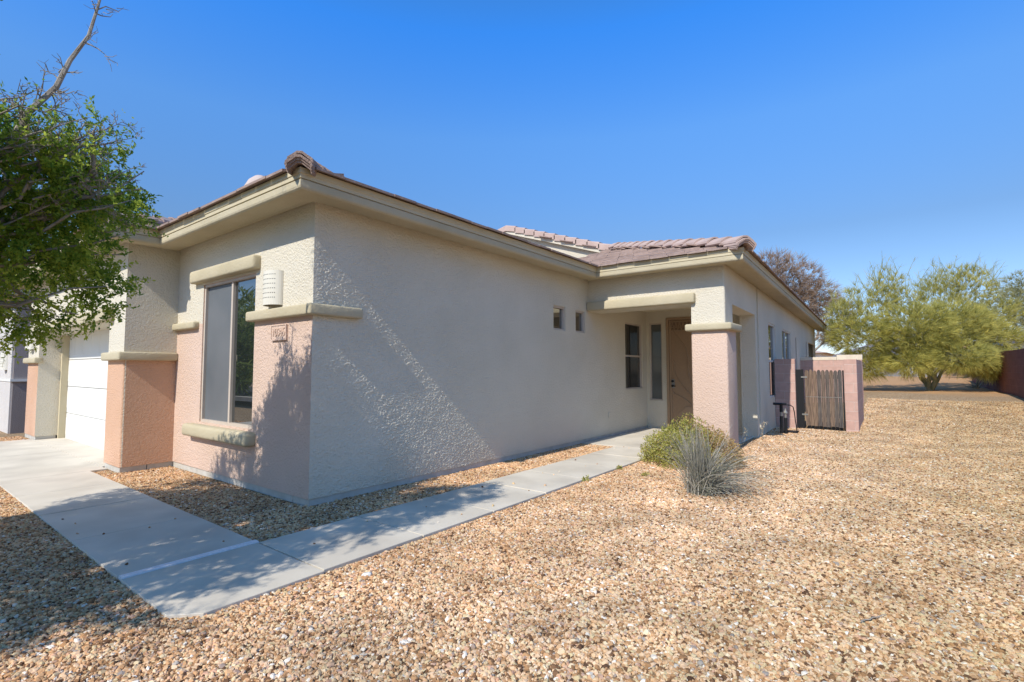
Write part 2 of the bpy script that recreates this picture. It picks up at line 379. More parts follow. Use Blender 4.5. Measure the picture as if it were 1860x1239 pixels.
def wall(mb, o, u, width, z0, z1, n, holes=(), depth=.12, m=0, zsplit=None, m2=0, step=None):
    """upright panel from o along unit u; n = outward normal; holes (u0,u1,za,zb) get reveals going inwards"""
    o = Vector(o); u = Vector(u); n = Vector(n)
    us = sorted({0., width, *[h[0] for h in holes], *[h[1] for h in holes]})
    zs = sorted({z0, z1, *([zsplit] if zsplit else []), *[max(z0, h[2]) for h in holes], *[h[3] for h in holes]})
    P3 = lambda a, z, d=0.: o + u*a - n*d + Vector((0, 0, z - o.z))
    flip = u.cross(Vector((0,0,1))).dot(n) < 0
    def q(a, b, c, d_, mm): mb.face([a, d_, c, b] if flip else [a, b, c, d_], mm)
    for i in range(len(us)-1):
        for j in range(len(zs)-1):
            ca = (us[i]+us[i+1])/2; cz = (zs[j]+zs[j+1])/2
            if any(h[0] < ca < h[1] and h[2] < cz < h[3] for h in holes): continue
            mm = m2 if (zsplit and cz < zsplit) else m
            q(P3(us[i], zs[j]), P3(us[i+1], zs[j]), P3(us[i+1], zs[j+1]), P3(us[i], zs[j+1]), mm)
    for a, b, c, e in holes:
        c = max(c, z0); mm = m2 if (zsplit and (c+e)/2 < zsplit and depth < .3) else m
        mb.face([P3(a, c), P3(a, c, depth), P3(a, e, depth), P3(a, e)], mm)
        mb.face([P3(b, c, depth), P3(b, c), P3(b, e), P3(b, e, depth)], mm)
        mb.face([P3(a, e), P3(a, e, depth), P3(b, e, depth), P3(b, e)], mm)
        if c > z0 + .01: mb.face([P3(a, c, depth), P3(a, c), P3(b, c), P3(b, c, depth)], mm)

ZT = 2.98; ZB = .05; ZS = 1.90
cw = MB()
W_ = (-1,0,0); S_ = (0,-1,0)
FW = (5.725, 7.12, .64, 2.40)                       # front window in y, z
# front facade (faces -x) from y 4.55 to 7.95
wall(cw, (XC, YC, 0), (0,1,0), 3.40, ZB, ZT, W_, [(FW[0]-YC, FW[1]-YC, FW[2], FW[3])], .07, 0, ZS, 1)
# garage return (faces -y) and garage front
GX, GY = 2.12, 7.95
wall(cw, (GX, GY, 0), (1,0,0), .60, ZB, ZT, S_, (), .1, 0, 1.48, 2)
wall(cw, (GX, GY, 0), (0,1,0), 5.85, ZB, ZT, W_, [(.65, 4.93, -.1, 1.97)], .43, 0, 1.48, 2)
# side wall (faces -y)
SW = [(7.08,7.46,1.975,2.385), (7.81,8.155,1.975,2.37), (9.86,10.76,.89,2.31)]
XL = 6.6
wall(cw, (XL, YC, 0), (1,0,0), 8.28-(XL-XC), ZB, ZT, S_, [(a-XL, b-XL, c, e) for a, b, c, e in SW], .07)
# door wall (faces -x) at x 11
DX = 11.0
wall(cw, (DX, 2.2, 0), (0,1,0), 2.35, -.02, ZT, W_, [(.95, 1.89, -.02, 2.46), (1.99, 2.29, .62, 2.36)], .09)
# right wing wall
RW = [(4.07,5.08,.68,2.36), (6.2,7.9,1.0,2.36), (8.98,9.28,.9,2.3), (12.0,12.3,.6,2.29)]
NR = Vector((math.sin(TH), -math.cos(TH), 0))
wall(cw, rw(2.5), RD, 13.2, -.3, ZT, NR, [(a-2.5, b-2.5, c, e) for a, b, c, e in RW] + [(10.35, 12.9, -.3, 2.3)], .07)
cw.face([(XC,YC,ZB),(XC+.03,YC,ZB),(XC+.03,YC,ZT),(XC,YC,ZT)])
cw.face([rw(12.8,-.6,-.3), rw(15.5,-.6,-.3), rw(15.5,-.6,2.4), rw(12.8,-.6,2.4)])     # back of the far recess
# far end wall and left end wall, closing the shell
e0 = rw(15.7)
cw.face([rw(15.7,0,-.3), (e0.x-.3, 13.8, -.3), (e0.x-.3, 13.8, ZT), rw(15.7,0,ZT)])
cw.face([(GX, 13.8, -.1), (GX, 13.8, ZT), (e0.x-.3, 13.8, ZT), (e0.x-.3, 13.8, -.1)])
# porch column stub wall beside the door wall (end of the right wing wall)
cw.face([rw(2.5,0,-.05), rw(2.5,-.28,-.05), rw(2.5,-.28,2.40), rw(2.5,0,2.40)])
M['pink_bounce'] = mat('pink_stucco_bounce', (.60,.37,.24), (.635,.40,.27), 1.5, .9, STB, c3=(.56,.33,.20), scale3=.8, f3=.5)  # pier's slightly redder pink stucco, with warm bounce light added to the colour
wobj = cw.build('wall', [M['cream'], M['pink'], M['pink_bounce']], house, weld=True)
# soften the stucco corners
bm = bmesh.new(); bm.from_mesh(wobj.data)
es = []
for e in bm.edges:
    a, b = e.verts[0].co, e.verts[1].co
    if abs(a.x-b.x) < 1e-4 and abs(a.y-b.y) < 1e-4 and len(e.link_faces) == 2:
        for cx, cy in ((XC, YC), (GX, GY), (GX, GY+.65), (GX, GY+4.93)):
            if abs(a.x-cx) < 1e-3 and abs(a.y-cy) < 1e-3: es.append(e)
bmesh.ops.bevel(bm, geom=es, offset=.03, segments=4, profile=.5, affect='EDGES', clamp_overlap=True)
for fa in bm.faces:
    c0 = fa.calc_center_median()
    if c0.x < 2.175 and GY-.01 < c0.y < 13.9 and fa.normal.x < -.2: fa.material_index = 2 if c0.z < 1.48 else 0
bm.to_mesh(wobj.data); bm.free()

# the near stretch of the side wall, catching grazing sun: its trowelled lumps are modelled
from mathutils import noise as mn
lw = MB(); st_ = .0062; nx_ = int((XL-XC-.03)/st_); nz_ = int((ZT-ZB)/st_)
for j_ in range(nz_+1):
    zz = ZB + (ZT-ZB)*j_/nz_
    for i_ in range(nx_+1):
        xx = XC + .03 + (XL-XC-.03)*i_/nx_
        a = mn.noise((xx*38+.8*mn.noise((xx*9, zz*9, 2.2)), zz*70, 1.7)); b = mn.noise((xx*85+9, zz*120, 4.1)); c = mn.noise((xx*7, zz*11, 7.7))
        d_ = (.0066*max(-.25, a+.40*c) + .0028*b)*sstep(XL, XL-1.8, xx)*sstep(XC+.03, XC+.06, xx)
        lw.v.append((xx, YC-d_, zz))
for j_ in range(nz_):
    for i_ in range(nx_):
        a = j_*(nx_+1)+i_; lw.f.append((a, a+1, a+nx_+2, a+nx_+1)); lw.m.append(0)
lw.build('wall', mat('cream_stucco_lumps', (.63,.57,.45), (.665,.605,.485), 1.2, .9, STB, c3=(.575,.52,.405), scale3=.9, f3=.7), house, smooth=True)
# stem wall strip under the stucco
for bx in ((XC+.012, 11.2, YC+.012, YC+.3), (XC+.012, XC+.3, YC+.31, GY), (GX+.012, GX+.3, GY+.012, GY+.64), (GX+.31, XC+.011, GY+.012, GY+.3), (GX+.012, GX+.3, GY+4.94, GY+5.85)):
    f = MB(); f.box(*bx, -.15, ZB+.01); f.build('foundation', M['base'], house)

def bar(name, x0, x1, y0, y1, z0, z1, m, bev=.03, parent=None):
    b = MB(); b.box(x0, x1, y0, y1, z0, z1)
    o = b.build(name, m, parent or house, bevel=bev, seg=3); o.data.shade_smooth(); return o
# window lintel and sill, belt trims
bar('lintel', XC-.09, XC+.03, 5.62, 7.37, 2.425, 2.585, M['trim'])
bar('sill', XC-.12, XC+.03, 5.63, 7.37, .46, .615, M['trim'], .04)
b = MB()
pts = [(XC+.02,5.80),(XC-.075,5.80),(XC-.075,YC-.075),(XC+.54,YC-.075),(XC+.54,YC+.02),(XC+.02,YC+.02)]
b.prism([(x, y, 1.838) for x, y in pts], (0,0,.112))
o = b.build('belt_trim', M['trim'], house, bevel=.022, seg=3); o.data.shade_smooth()
bar('belt_trim', XC-.075, XC+.03, 7.225, 8.02-.07, 1.838, 1.932, M['trim'], .025)
b = MB()
pts = [(XC-.001,GY-.07),(GX-.075,GY-.07),(GX-.075,GY+.70),(GX+.05,GY+.70),(GX+.05,GY+.02),(XC-.001,GY+.02)]
b.prism([(x, y, 1.425) for x, y in pts], (0,0,.11))
o = b.build('belt_trim', M['trim'], house, bevel=.022, seg=3); o.data.shade_smooth()
bar('belt_trim', GX-.075, GX+.05, 12.83, 13.86, 1.425, 1.535, M['trim'], .025)
bar('lintel', GX-.09, GX+.03, 8.40, 13.05, 1.965, 2.15, M['trim'])

# porch: header beam, corner column, ceiling
arc = [(8.28+.03-.03*math.cos(t_*math.pi/8), 2.13+.03-.03*math.sin(t_*math.pi/8)) for t_ in range(5)]
e1, e2, e3 = rw(2.51), rw(2.51, -.30), rw(.50, -.30)
h = MB()
h.prism([(x, y, 2.385) for x, y in [(8.28,4.548)] + arc + [(e1.x, e1.y), (e2.x, e2.y), (e3.x, e3.y), (8.76,2.66), (8.76,4.548)]], (0,0,ZT-2.385))
h.prism([(x, y, 1.97) for x, y in [(8.28,2.655)] + arc + [(8.80,2.148), (8.80,2.655)]], (0,0,.414))
h.build('porch_header', M['cream'], house)
c_ = MB(); c_.face([(8.7,2.3,2.62),(11.0,2.3,2.62),(11.0,4.55,2.62),(8.7,4.55,2.62)][::-1]); c_.build('porch_ceiling', M['ceil'], house)
bar('lintel', 8.19, 8.31, 2.58, YC-.003, 2.385, 2.555, M['trim'])
col = MB(); col.box(8.26, 8.82, 2.10, 2.66, -.08, 1.97)
col_o = col.build('column', M['pink'], house, bevel=.03, seg=3); col_o.data.shade_smooth()
bar('column_cap', 8.185, 8.90, 2.02, 2.74, 1.925, 2.04, M['trim'], .03, col_o)

# ---- windows: frame part with pane and screen below it
def window(o, u, n, a0, a1, z0, z1, rails=(), rec=.05, screen=None, g='glass', mf='frame', fw=.035, name='window'):
    """o point with u = 0 on the wall plane; rails: ('v',u) or ('h',z)"""
    o = Vector(o); u = Vector(u); n = Vector(n)
    P3 = lambda a, z, d: o + u*a - n*d + Vector((0,0,z-o.z))
    fm = MB()
    def b(a, c, za, zb, d0, d1):
        fm.obox(P3(a, za, d1), u*(c-a), n*(d1-d0), (0,0,zb-za))
    b(a0, a0+fw, z0, z1, rec-.03, rec+.02); b(a1-fw, a1, z0, z1, rec-.03, rec+.02)
    b(a0+fw, a1-fw, z0, z0+fw, rec-.03, rec+.02); b(a0+fw, a1-fw, z1-fw, z1, rec-.03, rec+.02)
    for k, v in rails:
        if k == 'v': b(v-fw*.6, v+fw*.6, z0+fw, z1-fw, rec-.02, rec+.02)
        else: b(a0+fw, a1-fw, v-fw*.6, v+fw*.6, rec-.02, rec+.02)
    fo = fm.build(name, M[mf], house)
    gm = MB(); gm.obox(P3(a0+fw*.5, z0+fw*.5, rec+.014), u*(a1-a0-fw), n*.004, (0,0,z1-z0-fw))
    gm.build('pane', M[g], fo)
    if screen:
        sm = MB(); sm.obox(P3(screen[0], z0+fw, rec+.004), u*(screen[1]-screen[0]), n*.003, (0,0,z1-z0-2*fw)); sm.build('screen', M['screen'], fo)
    return fo
window((XC, 0, 0), (0,1,0), W_, FW[0], FW[1], FW[2], FW[3], [('v', 6.36)], .045, (6.38, 7.085))
for k, (a, bb, c, e) in enumerate(SW):
    window((0, YC, 0), (1,0,0), S_, a, bb, c, e, [('h', 1.60)] if k == 2 else (), .05, None, 'glass' if k < 2 else 'glassd', 'frame', .03)
window((DX, 0, 0), (0,1,0), W_, 4.19, 4.49, .62, 2.36, (), .06, None, 'glassp', 'frame', .03, 'sidelight')
for k, (a, bb, c, e) in enumerate(RW):
    r = [('h', 1.5)] if k == 0 else ([('v', 7.0)] if k == 1 else ())
    window(RP, RD, NR, a, bb, c, e, r, .045, None, 'glass' if k < 2 else 'glassd', 'framew' if k < 2 else 'frame', .035)

# ---- garage door with four sections
gd = MB()
for k in range(4):
    z0 = -.03 + k*.51
    gd.box(2.545, 2.60, 8.60, 12.88, z0, z0+.500)
    for q in range(8):
        y0 = 8.66 + q*.527
        gd.box(2.541, 2.547, y0+.05, y0+.45, z0+.09, z0+.41)
gdo = gd.build('garage_door', M['white'], house, bevel=.0015, seg=1)
for ja, jb in ((12.80, 12.878), (8.602, 8.66)):
    j = MB(); j.box(2.44, 2.54, ja, jb, -.02, 1.968); j.build('garage_jamb', M['fascia'], house)

# ---- security door
sd = empty('security_door', (DX, 3.62, 0)); sd.parent = house; sd.matrix_parent_inverse = Matrix.Translation(-world_loc(house))
k = MB(); dx = DX+.03
k.box(dx-.05, dx+.04, 4.03, 4.088, -.01, 2.455); k.box(dx-.05, dx+.04, 3.152, 3.21, -.01, 2.455); k.box(dx-.05, dx+.04, 3.21, 4.03, 2.40, 2.455)
k.build('door_frame', M['sdoor2'], sd)
k = MB(); k.box(dx-.01, dx+.02, 3.215, 4.025, .02, 2.395)
k.build('door_panel', M['sdoor'], sd)
k = MB(); k.box(dx-.016, dx-.011, 3.26, 3.98, 2.17, 2.36)
k.build('grille', mat('grille_mesh', (.20,.13,.078), rough=.7), sd)
k = MB()
for q in range(9):
    y0 = 3.27 + q*.08
    k.tube([(dx-.022, y0, 2.17), (dx-.022, y0+.04, 2.36)], .006, 5); k.tube([(dx-.022, y0+.04, 2.36), (dx-.022, y0+.08, 2.17)], .006, 5)
    k.tube([(dx-.022, y0+.04+.03*math.cos(a*.9), 2.265+.03*math.sin(a*.9)) for a in range(8)], .005, 4)
for z in (2.165, 2.365): k.box(dx-.028, dx-.012, 3.24, 4.0, z-.012, z+.012)
for y in (3.235, 4.005): k.box(dx-.024, dx-.011, y-.02, y+.02, .03, 2.39)
k.box(dx-.024, dx-.011, 3.26, 3.98, .03, .09)
def curve(pts, r, n=14):
    out = []
    for i in range(n+1):
        t_ = i/n*(len(pts)-1); a = min(int(t_), len(pts)-2); f_ = t_-a
        p0 = pts[max(a-1,0)]; p1 = pts[a]; p2 = pts[a+1]; p3 = pts[min(a+2, len(pts)-1)]
        out.append((dx-.017, *[.5*((2*p1[q])+(-p0[q]+p2[q])*f_+(2*p0[q]-5*p1[q]+4*p2[q]-p3[q])*f_*f_+(-p0[q]+3*p1[q]-3*p2[q]+p3[q])*f_**3) for q in (0,1)]))
    return out
for pts in ([(3.92,2.12),(3.74,1.9),(3.62,1.62),(3.62,1.2),(3.46,.85),(3.36,.5)],
            [(3.92,1.45),(3.90,1.2),(3.78,1.0),(3.58,.75),(3.45,.5)],
            [(3.95,.78),(3.80,.72),(3.62,.6),(3.50,.45)]):
    k.tube(curve(pts, .008), .009, 5)
    y0, z0 = pts[0]; k.tube([(dx-.018, y0+.03, z0+.08), (dx-.018, y0+.012, z0+.03), (dx-.018, y0, z0)], [.006,.016,.008], 6)
pot = [(3.86,.26),(3.84,.36),(3.72,.45),(3.70,.50),(3.50,.50),(3.48,.45),(3.36,.36),(3.34,.26),(3.42,.16),(3.78,.16)]
k.prism([(dx-.012, y, z) for y, z in pot], (-.012, 0, 0))
zz_ = [(dx-.027, 3.80-q*.037, .33+.03*(q % 2)) for q in range(12)]
k.tube(zz_, .005, 4); k.tube([(dx-.027, 3.83, .27), (dx-.027, 3.37, .27)], .005, 4)
k.build('ornament', M['sdoor2'], sd)
k = MB(); k.box(dx-.020, dx-.011, 3.925, 3.985, .90, 1.10)
k.build('lock_plate', M['brass'], sd)
k = MB(); k.tube([(dx-.02, 3.96, 1.05), (dx-.06, 3.96, 1.05)], [.024,.028], 12); k.build('deadbolt', M['black'], sd)
k = MB(); k.tube([(dx-.02, 3.96, .95), (dx-.06, 3.96, .95)], [.024,.028], 12); k.tube([(dx-.055, 3.96, .95), (dx-.06, 3.89, .945)], [.012,.009], 8); k.build('handle', M['black'], sd)

# ---- small bits on the side wall
b = MB(); b.box(9.05, 9.12, YC-.02, YC+.01, .36, .47); b.build('outlet_cover', M['cream'], house, bevel=.006, seg=1)

# ------------------------------------------------------------------ eaves
PIT = .33
ev = [Vector(q) for q in ((1.755,14.15,0),(1.755,7.585,0),(2.355,7.585,0),(2.355,4.185,0),(7.915,4.185,0),(7.915,1.765,0))]
ev.append(ev[-1] + RD*17.2)
def offset_path(path, d):
    out = []
    n = len(path)
    for i in range(n):
        def nrm(a, b_):
            t_ = (b_-a).normalized(); return Vector((-t_.y, t_.x, 0))    # left of travel = into the house
        if i == 0: out.append(path[0] + nrm(path[0], path[1])*d); continue
        if i == n-1: out.append(path[-1] + nrm(path[-2], path[-1])*d); continue
        n1 = nrm(path[i-1], path[i]); n2 = nrm(path[i], path[i+1])
        b_ = (n1+n2).normalized(); out.append(path[i] + b_*(d/max(.2, b_.dot(n1))))
    return out
def sweep(mb, prof, closed=True):
    rows = []
    for d_, z in prof: rows.append([(q.x, q.y, z) for q in offset_path(ev, d_)])
    n = len(prof)
    for k in range(n if closed else n-1):
        a, b_ = rows[k], rows[(k+1) % n]
        for i in range(len(ev)-1): mb.face([a[i], a[i+1], b_[i+1], b_[i]])
    if closed:
        mb.face([r_[-1] for r_ in rows]); mb.face([r_[0] for r_ in rows][::-1])
e = MB()
sweep(e, [(.012,3.020),(.0,3.008),(.0,2.955),(.006,2.938),(.02,2.925),(.06,2.921),(.14,2.927),(.24,2.937),(.31,2.950),(.36,2.972),(.40,3.02)])
e.build('eave', M['trim'], house, weld=True)
e = MB()
sweep(e, [(-.012,3.112),(-.012,3.062),(-.004,3.058),(-.004,3.0205),(.06,3.0205),(.06,3.112)])
e.build('fascia', M['fascia'], house)

# ------------------------------------------------------------------ roof
ZE = 3.125
class Pl:
    def __init__(s, base, inward, wing): s.b = Vector((base[0], base[1], 0)); s.n = Vector((inward[0], inward[1], 0)).normalized(); s.t = Vector((s.n.y, -s.n.x, 0)); s.w = wing
    def h(s, x, y): return ZE + PIT*((x-s.b.x)*s.n.x + (y-s.b.y)*s.n.y)
nR = (-math.sin(TH), math.cos(TH))
fW = Pl((2.355,4.185),(1,0),0); fS = Pl((2.355,4.185),(0,1),0); fN = Pl((2.355,14.15),(0,-1),0)
gW = Pl((1.755,7.585),(1,0),1); gS = Pl((1.755,7.585),(0,1),1); gN = Pl((1.755,14.15),(0,-1),1)
pW = Pl((7.915,1.765),(1,0),2); pS = Pl((7.915,1.765),nR,2)
GXR = 12.0; RIDGE = 9.4
pN = Pl((12, 2*RIDGE-1.765+.14), (0,-1), 3); pE = Pl((25.1,3.),(-1,0),3)
def hroof(x, y):
    wings = []
    if x < GXR+.3:
        wings.append(min(fW.h(x,y), fS.h(x,y), fN.h(x,y))); wings.append(min(gW.h(x,y), gS.h(x,y), gN.h(x,y)))
        if y < 5.95: wings.append(min(pW.h(x,y), pS.h(x,y)))
    if x >= GXR: wings.append(min(pS.h(x,y), pN.h(x,y), pE.h(x,y)))
    return max(wings)
tl = MB(); TRND = random.Random(3)
def tiles(pl, amax, bmax, amin=-12, tw=.30, ex=.345, xlim=None):
    rows = int(bmax/ex)+1
    for r in range(rows):
        a = amin + (tw/2 if r % 2 else 0)
        while a < amax:
            ac = a+tw/2; bc = r*ex + ex*.5 - .06
            q = pl.b + pl.t*ac + pl.n*bc
            ok = abs(hroof(q.x, q.y) - pl.h(q.x, q.y)) < .012
            if not ok and r == 0:
                q2 = pl.b + pl.t*ac + pl.n*(.2)
                ok = abs(hroof(q2.x, q2.y) - pl.h(q2.x, q2.y)) < .012
            if xlim and not (xlim[0] < q.x < xlim[1]): ok = False
            if ok:
                b0 = r*ex - .07 + TRND.uniform(-.012,.012); b1 = b0 + ex + .06
                lift = .030 + TRND.uniform(-.004,.004); g_ = .003; th = .024
                z0 = ZE + PIT*b0 + lift; z1 = ZE + PIT*b1 + .004
                p0 = pl.b + pl.t*(a+g_) + pl.n*b0; p1 = pl.b + pl.t*(a+tw-g_) + pl.n*b0
                p2 = pl.b + pl.t*(a+tw-g_) + pl.n*b1; p3 = pl.b + pl.t*(a+g_) + pl.n*b1
                i = len(tl.v)
                tl.v += [(p0.x,p0.y,z0-th),(p1.x,p1.y,z0-th),(p2.x,p2.y,z1-th),(p3.x,p3.y,z1-th),(p0.x,p0.y,z0),(p1.x,p1.y,z0),(p2.x,p2.y,z1),(p3.x,p3.y,z1)]
                for f_ in ((3,2,1,0),(4,5,6,7),(0,1,5,4),(1,2,6,5),(2,3,7,6),(3,0,4,7)):
                    tl.f.append(tuple(i+c for c in f_)); tl.m.append(0)
            a += tw
for pl, hi, bm_ in ((fW,12,3),(fS,14,3.2),(gW,12,3.4),(gS,14,3.4),(pW,12,4.4),(pS,26,7.7)):
    tiles(pl, hi, bm_, amin=-26)
roof = tl.build('roof', M['tile'], house)
# deck below the tiles, as a height field
dk = MB(); gx = frange(1.70, 25.2, .18); gy = frange(1.72, 14.2, .18); idx = {}
def inside(x, y):
    if y > 14.15: return False
    if x >= 7.9 and y >= 1.76 + (x-7.915)*math.tan(TH): return True
    if x >= 2.34 and y >= 4.17: return True
    return x >= 1.74 and y >= 7.57
for y in gy:
    for x in gx: idx[(x,y)] = len(dk.v); dk.v.append((x, y, hroof(x, y)-.035))
for j_ in range(len(gy)-1):
    for i_ in range(len(gx)-1):
        x, y = gx[i_], gy[j_]
        if gx[i_+1] > GXR-.05 and x < GXR+.25: continue
        if all(inside(a, b_) for a, b_ in ((x,y),(gx[i_+1],y),(x,gy[j_+1]),(gx[i_+1],gy[j_+1]))):
            dk.f.append((idx[(x,y)], idx[(gx[i_+1],y)], idx[(gx[i_+1],gy[j_+1])], idx[(x,gy[j_+1])])); dk.m.append(0)
dk.build('roof_deck', M['tile'], roof)
# hip and ridge caps
def caps(name, p0, p1, n_, wid=.15, drop=.075, stack=0, up=(0,0,1), m='cap'):
    mb = MB(); p0 = Vector(p0); p1 = Vector(p1); d_ = (p1-p0)/n_; dn = d_.normalized(); side = dn.cross(Vector(up)).normalized(); upv = side.cross(dn).normalized()
    prof = [(-wid,-drop),(-wid*.93,-drop+.035),(-wid*.42,.012),(-wid*.2,.03),(wid*.2,.03),(wid*.42,.012),(wid*.93,-drop+.035),(wid,-drop)]
    inner = [(x*.86, z-.022) for x, z in prof[::-1]]
    ring = prof + inner
    def piece(o, l, lift0, lift1, sc=1.):
        a = [o + side*x*sc + upv*(z+lift0) for x, z in ring]; b_ = [o + dn*l + side*x*.94*sc + upv*(z+lift1) for x, z in ring]
        i = len(mb.v); n2 = len(ring); mb.v += [tuple(q) for q in a+b_]
        for q in range(n2):
            r_ = (q+1) % n2; mb.f.append((i+q, i+r_, i+n2+r_, i+n2+q)); mb.m.append(0)
        h_ = len(prof)
        for q in range(h_-1):
            mb.f.append((i+q, i+n2-1-q, i+n2-2-q, i+q+1)); mb.m.append(0)
            mb.f.append((i+n2+q+1, i+n2+n2-2-q, i+n2+n2-1-q, i+n2+q)); mb.m.append(0)
    L_ = d_.length
    for s_ in range(stack):
        piece(p0 - dn*(.03+.012*s_), L_*.9, .024*s_-.03, .024*s_-.055, 1+.02*s_)
    for q in range(n_):
        piece(p0 + d_*q + upv*TRND.uniform(-.004,.004), L_+.05, (.055 if stack else .05)+(.0 if stack and q == 0 else 0), .018)
    return mb.build(name, M[m], roof)
cz = lambda x, y: hroof(x, y)+.055
caps('hip_cap', (2.33,4.16,ZE+.03), (5.71,7.54,ZE+.03+PIT*3.4), 12, .115, .06, stack=3, m='tile')
caps('hip_cap', (1.73,7.56,ZE+.03), (4.99,10.82,ZE+.03+PIT*3.28), 12, .11, .06, stack=2)
caps('hip_cap', (7.87,1.72,ZE+.06), (11.95,5.80,ZE+.07+PIT*4.08), 14, stack=3)
# gable end above the porch: wall, barge board, rake caps
gb = MB()
def yz(y): return ZE + PIT*(min(y, 2*RIDGE-y) - 1.765) - .14
gb.prism([(GXR+.12,4.6,3.3),(GXR+.12,4.6,yz(4.6)),(GXR+.12,RIDGE,yz(RIDGE)),(GXR+.12,13.9,yz(13.9)),(GXR+.12,13.9,3.3)], (.15,0,0))
gab = gb.build('gable_wall', M['cream'], house)
bb = MB()
for s_ in (1, -1):
    ya, yb = (5.4, RIDGE) if s_ == 1 else (13.4, RIDGE)
    bb.prism([(GXR-.02,ya,yz(ya)+.10),(GXR-.02,yb,yz(yb)+.10),(GXR-.02,yb,yz(yb)-.03),(GXR-.02,ya,yz(ya)-.03)], (.13,0,0))
bb.build('barge_board', M['cream'], gab)
def rake(y0, y1, n_):
    z0, z1 = yz(y0)+.20, yz(y1)+.20
    mb = MB()
    for q in range(n_):
        ya, yb = y0+(y1-y0)*q/n_, y0+(y1-y0)*(q+1)/n_; za, zb = z0+(z1-z0)*q/n_, z0+(z1-z0)*(q+1)/n_
        s = 1 if y1 > y0 else -1; ya -= s*.03
        mb.prism([(GXR-.06,ya,za-.15+.022),(GXR-.06,ya,za+.022),(GXR-.03,ya,za+.05),(GXR+.25,ya,za+.05),(GXR+.25,ya,za+.022)], (0,yb-ya,zb-za-.03))
    return mb.build('rake_cap', M['cap'], roof)
rake(5.55, RIDGE, 11); rake(13.3, RIDGE, 11)
caps('hip_cap', (GXR-.05,RIDGE,cz(GXR+.3,RIDGE)-.02), (24.,RIDGE,cz(GXR+.3,RIDGE)-.02), 30)
# vent hood near the front eave
v = MB(); vx, vy = 2.85, 5.98; vz = fW.h(vx, vy)
for q, (r_, hgt) in enumerate(((.26,0),(.24,.15),(.16,.27),(.07,.335),(.02,.345))):
    for a in range(10): v.v.append((vx+r_*.8*math.cos(a*math.pi/5), vy+r_*math.sin(a*math.pi/5), vz+hgt-.02))
for q in range(4):
    for a in range(10): v.f.append((q*10+a, q*10+(a+1)%10, q*10+10+(a+1)%10, q*10+10+a)); v.m.append(0)
v.f.append(tuple(40+a for a in range(10))); v.m.append(0)
v.build('roof_vent', mat('pale_vent', (.46,.36,.31), (.52,.42,.37), 8., .85), roof, smooth=True)

# ------------------------------------------------------------------ wall lamps, number plaque
def wall_lamp(x, y, z0, z1, r, label, group):
    t_ = empty('wall_lamp', (x, y, z0)); tag(t_, label, 'wall lamp', group)
    mb = MB(); n_ = 16
    for z in (z0, z1):
        for rr in (r, r-.012):
            for q in range(n_+1):
                a = math.pi*q/n_; mb.v.append((x - .75*rr*math.sin(a), y - rr*math.cos(a), z))
    k_ = n_+1
    for q in range(n_):
        mb.f += [(q, q+1, 2*k_+q+1, 2*k_+q), (k_+q+1, k_+q, 3*k_+q, 3*k_+q+1), (q+1, q, k_+q, k_+q+1), (2*k_+q, 2*k_+q+1, 3*k_+q+1, 3*k_+q)]; mb.m += [0]*4
    o_ = mb.build('lamp_shade', M['wlamp'], t_); 
    for row in range(6):
        hs = MB()
        for q in range(12):
            a = math.pi*(.22 + .56*q/11); zz = z1 - (.10 + row*.105)*(z1-z0)/.78
            cx, cy = x-.75*r*math.sin(a), y-r*math.cos(a)
            nrm = Vector((-math.sin(a), -.75*math.cos(a), 0)).normalized(); tg = Vector((-nrm.y, nrm.x, 0))
            o0 = Vector((cx, cy, zz)) - tg*.0045 - nrm*.003
            hs.obox(o0, tg*.009, nrm*.0045, (0,0,.007))
            if q: i8 = 8*q; hs.f.append((i8-7, i8-3, i8+4, i8)); hs.m.append(0)
        hs.build('hole_row', M['dark'], o_)
    bp = MB(); bp.box(x-.004, x, y-r*.7, y+r*.7, z0+.05, z1-.05); bp.build('back_plate', M['wlamp'], t_)
    return t_
wall_lamp(XC-.003, 5.275, 1.985, 2.35, .15, 'cream half round ceramic lamp with rows of holes beside the front window', 'half round wall lamps')
wall_lamp(GX-.003, 13.42, 1.70, 1.99, .15, 'white half round lamp on the pier left of the garage door', 'half round wall lamps')
tx = XC-.018
pq = empty('number_plaque', (XC, 5.16, 1.61)); tag(pq, 'small square pink house number tile reading 10045 below the corner trim', 'house number')
b = MB(); b.box(tx, XC+.002, 5.005, 5.315, 1.61, 1.775); b.build('tile', M['pink'], pq, bevel=.004, seg=1)
b = MB()
for y0, y1, z0, z1 in ((5.005,5.315,1.765,1.775),(5.005,5.315,1.61,1.62),(5.005,5.015,1.62,1.765),(5.305,5.315,1.62,1.765)): b.box(tx-.006, tx-.0005, y0, y1, z0, z1)
b.build('tile_rim', M['pink'], pq)
fc = bpy.data.curves.new('digits', 'FONT'); fc.body = '10045'; fc.size = .125; fc.extrude = .003; fc.align_x = 'CENTER'; fc.align_y = 'CENTER'; fc.resolution_u = 3; fc.space_character = .85
fo = bpy.data.objects.new('digits_source', fc); COL.objects.link(fo)
dg = bpy.context.evaluated_depsgraph_get(); dme = bpy.data.meshes.new_from_object(fo.evaluated_get(dg)); bpy.data.objects.remove(fo); bpy.data.curves.remove(fc)
rot = Matrix(((0,0,-1),(-1,0,0),(0,1,0))).to_4x4()       # text x -> -y, text y -> z, faces -x
dme.transform(Matrix.Translation((tx-.003, 5.16, 1.693)) @ rot)
M['digit'] = mat('digit_clay', (.54,.385,.295), rough=.9)
dme.materials.clear(); dme.materials.append(M['digit'])
do = bpy.data.objects.new('digits', dme); COL.objects.link(do); do.parent = pq; do.matrix_parent_inverse = Matrix.Translation(-pq.location)

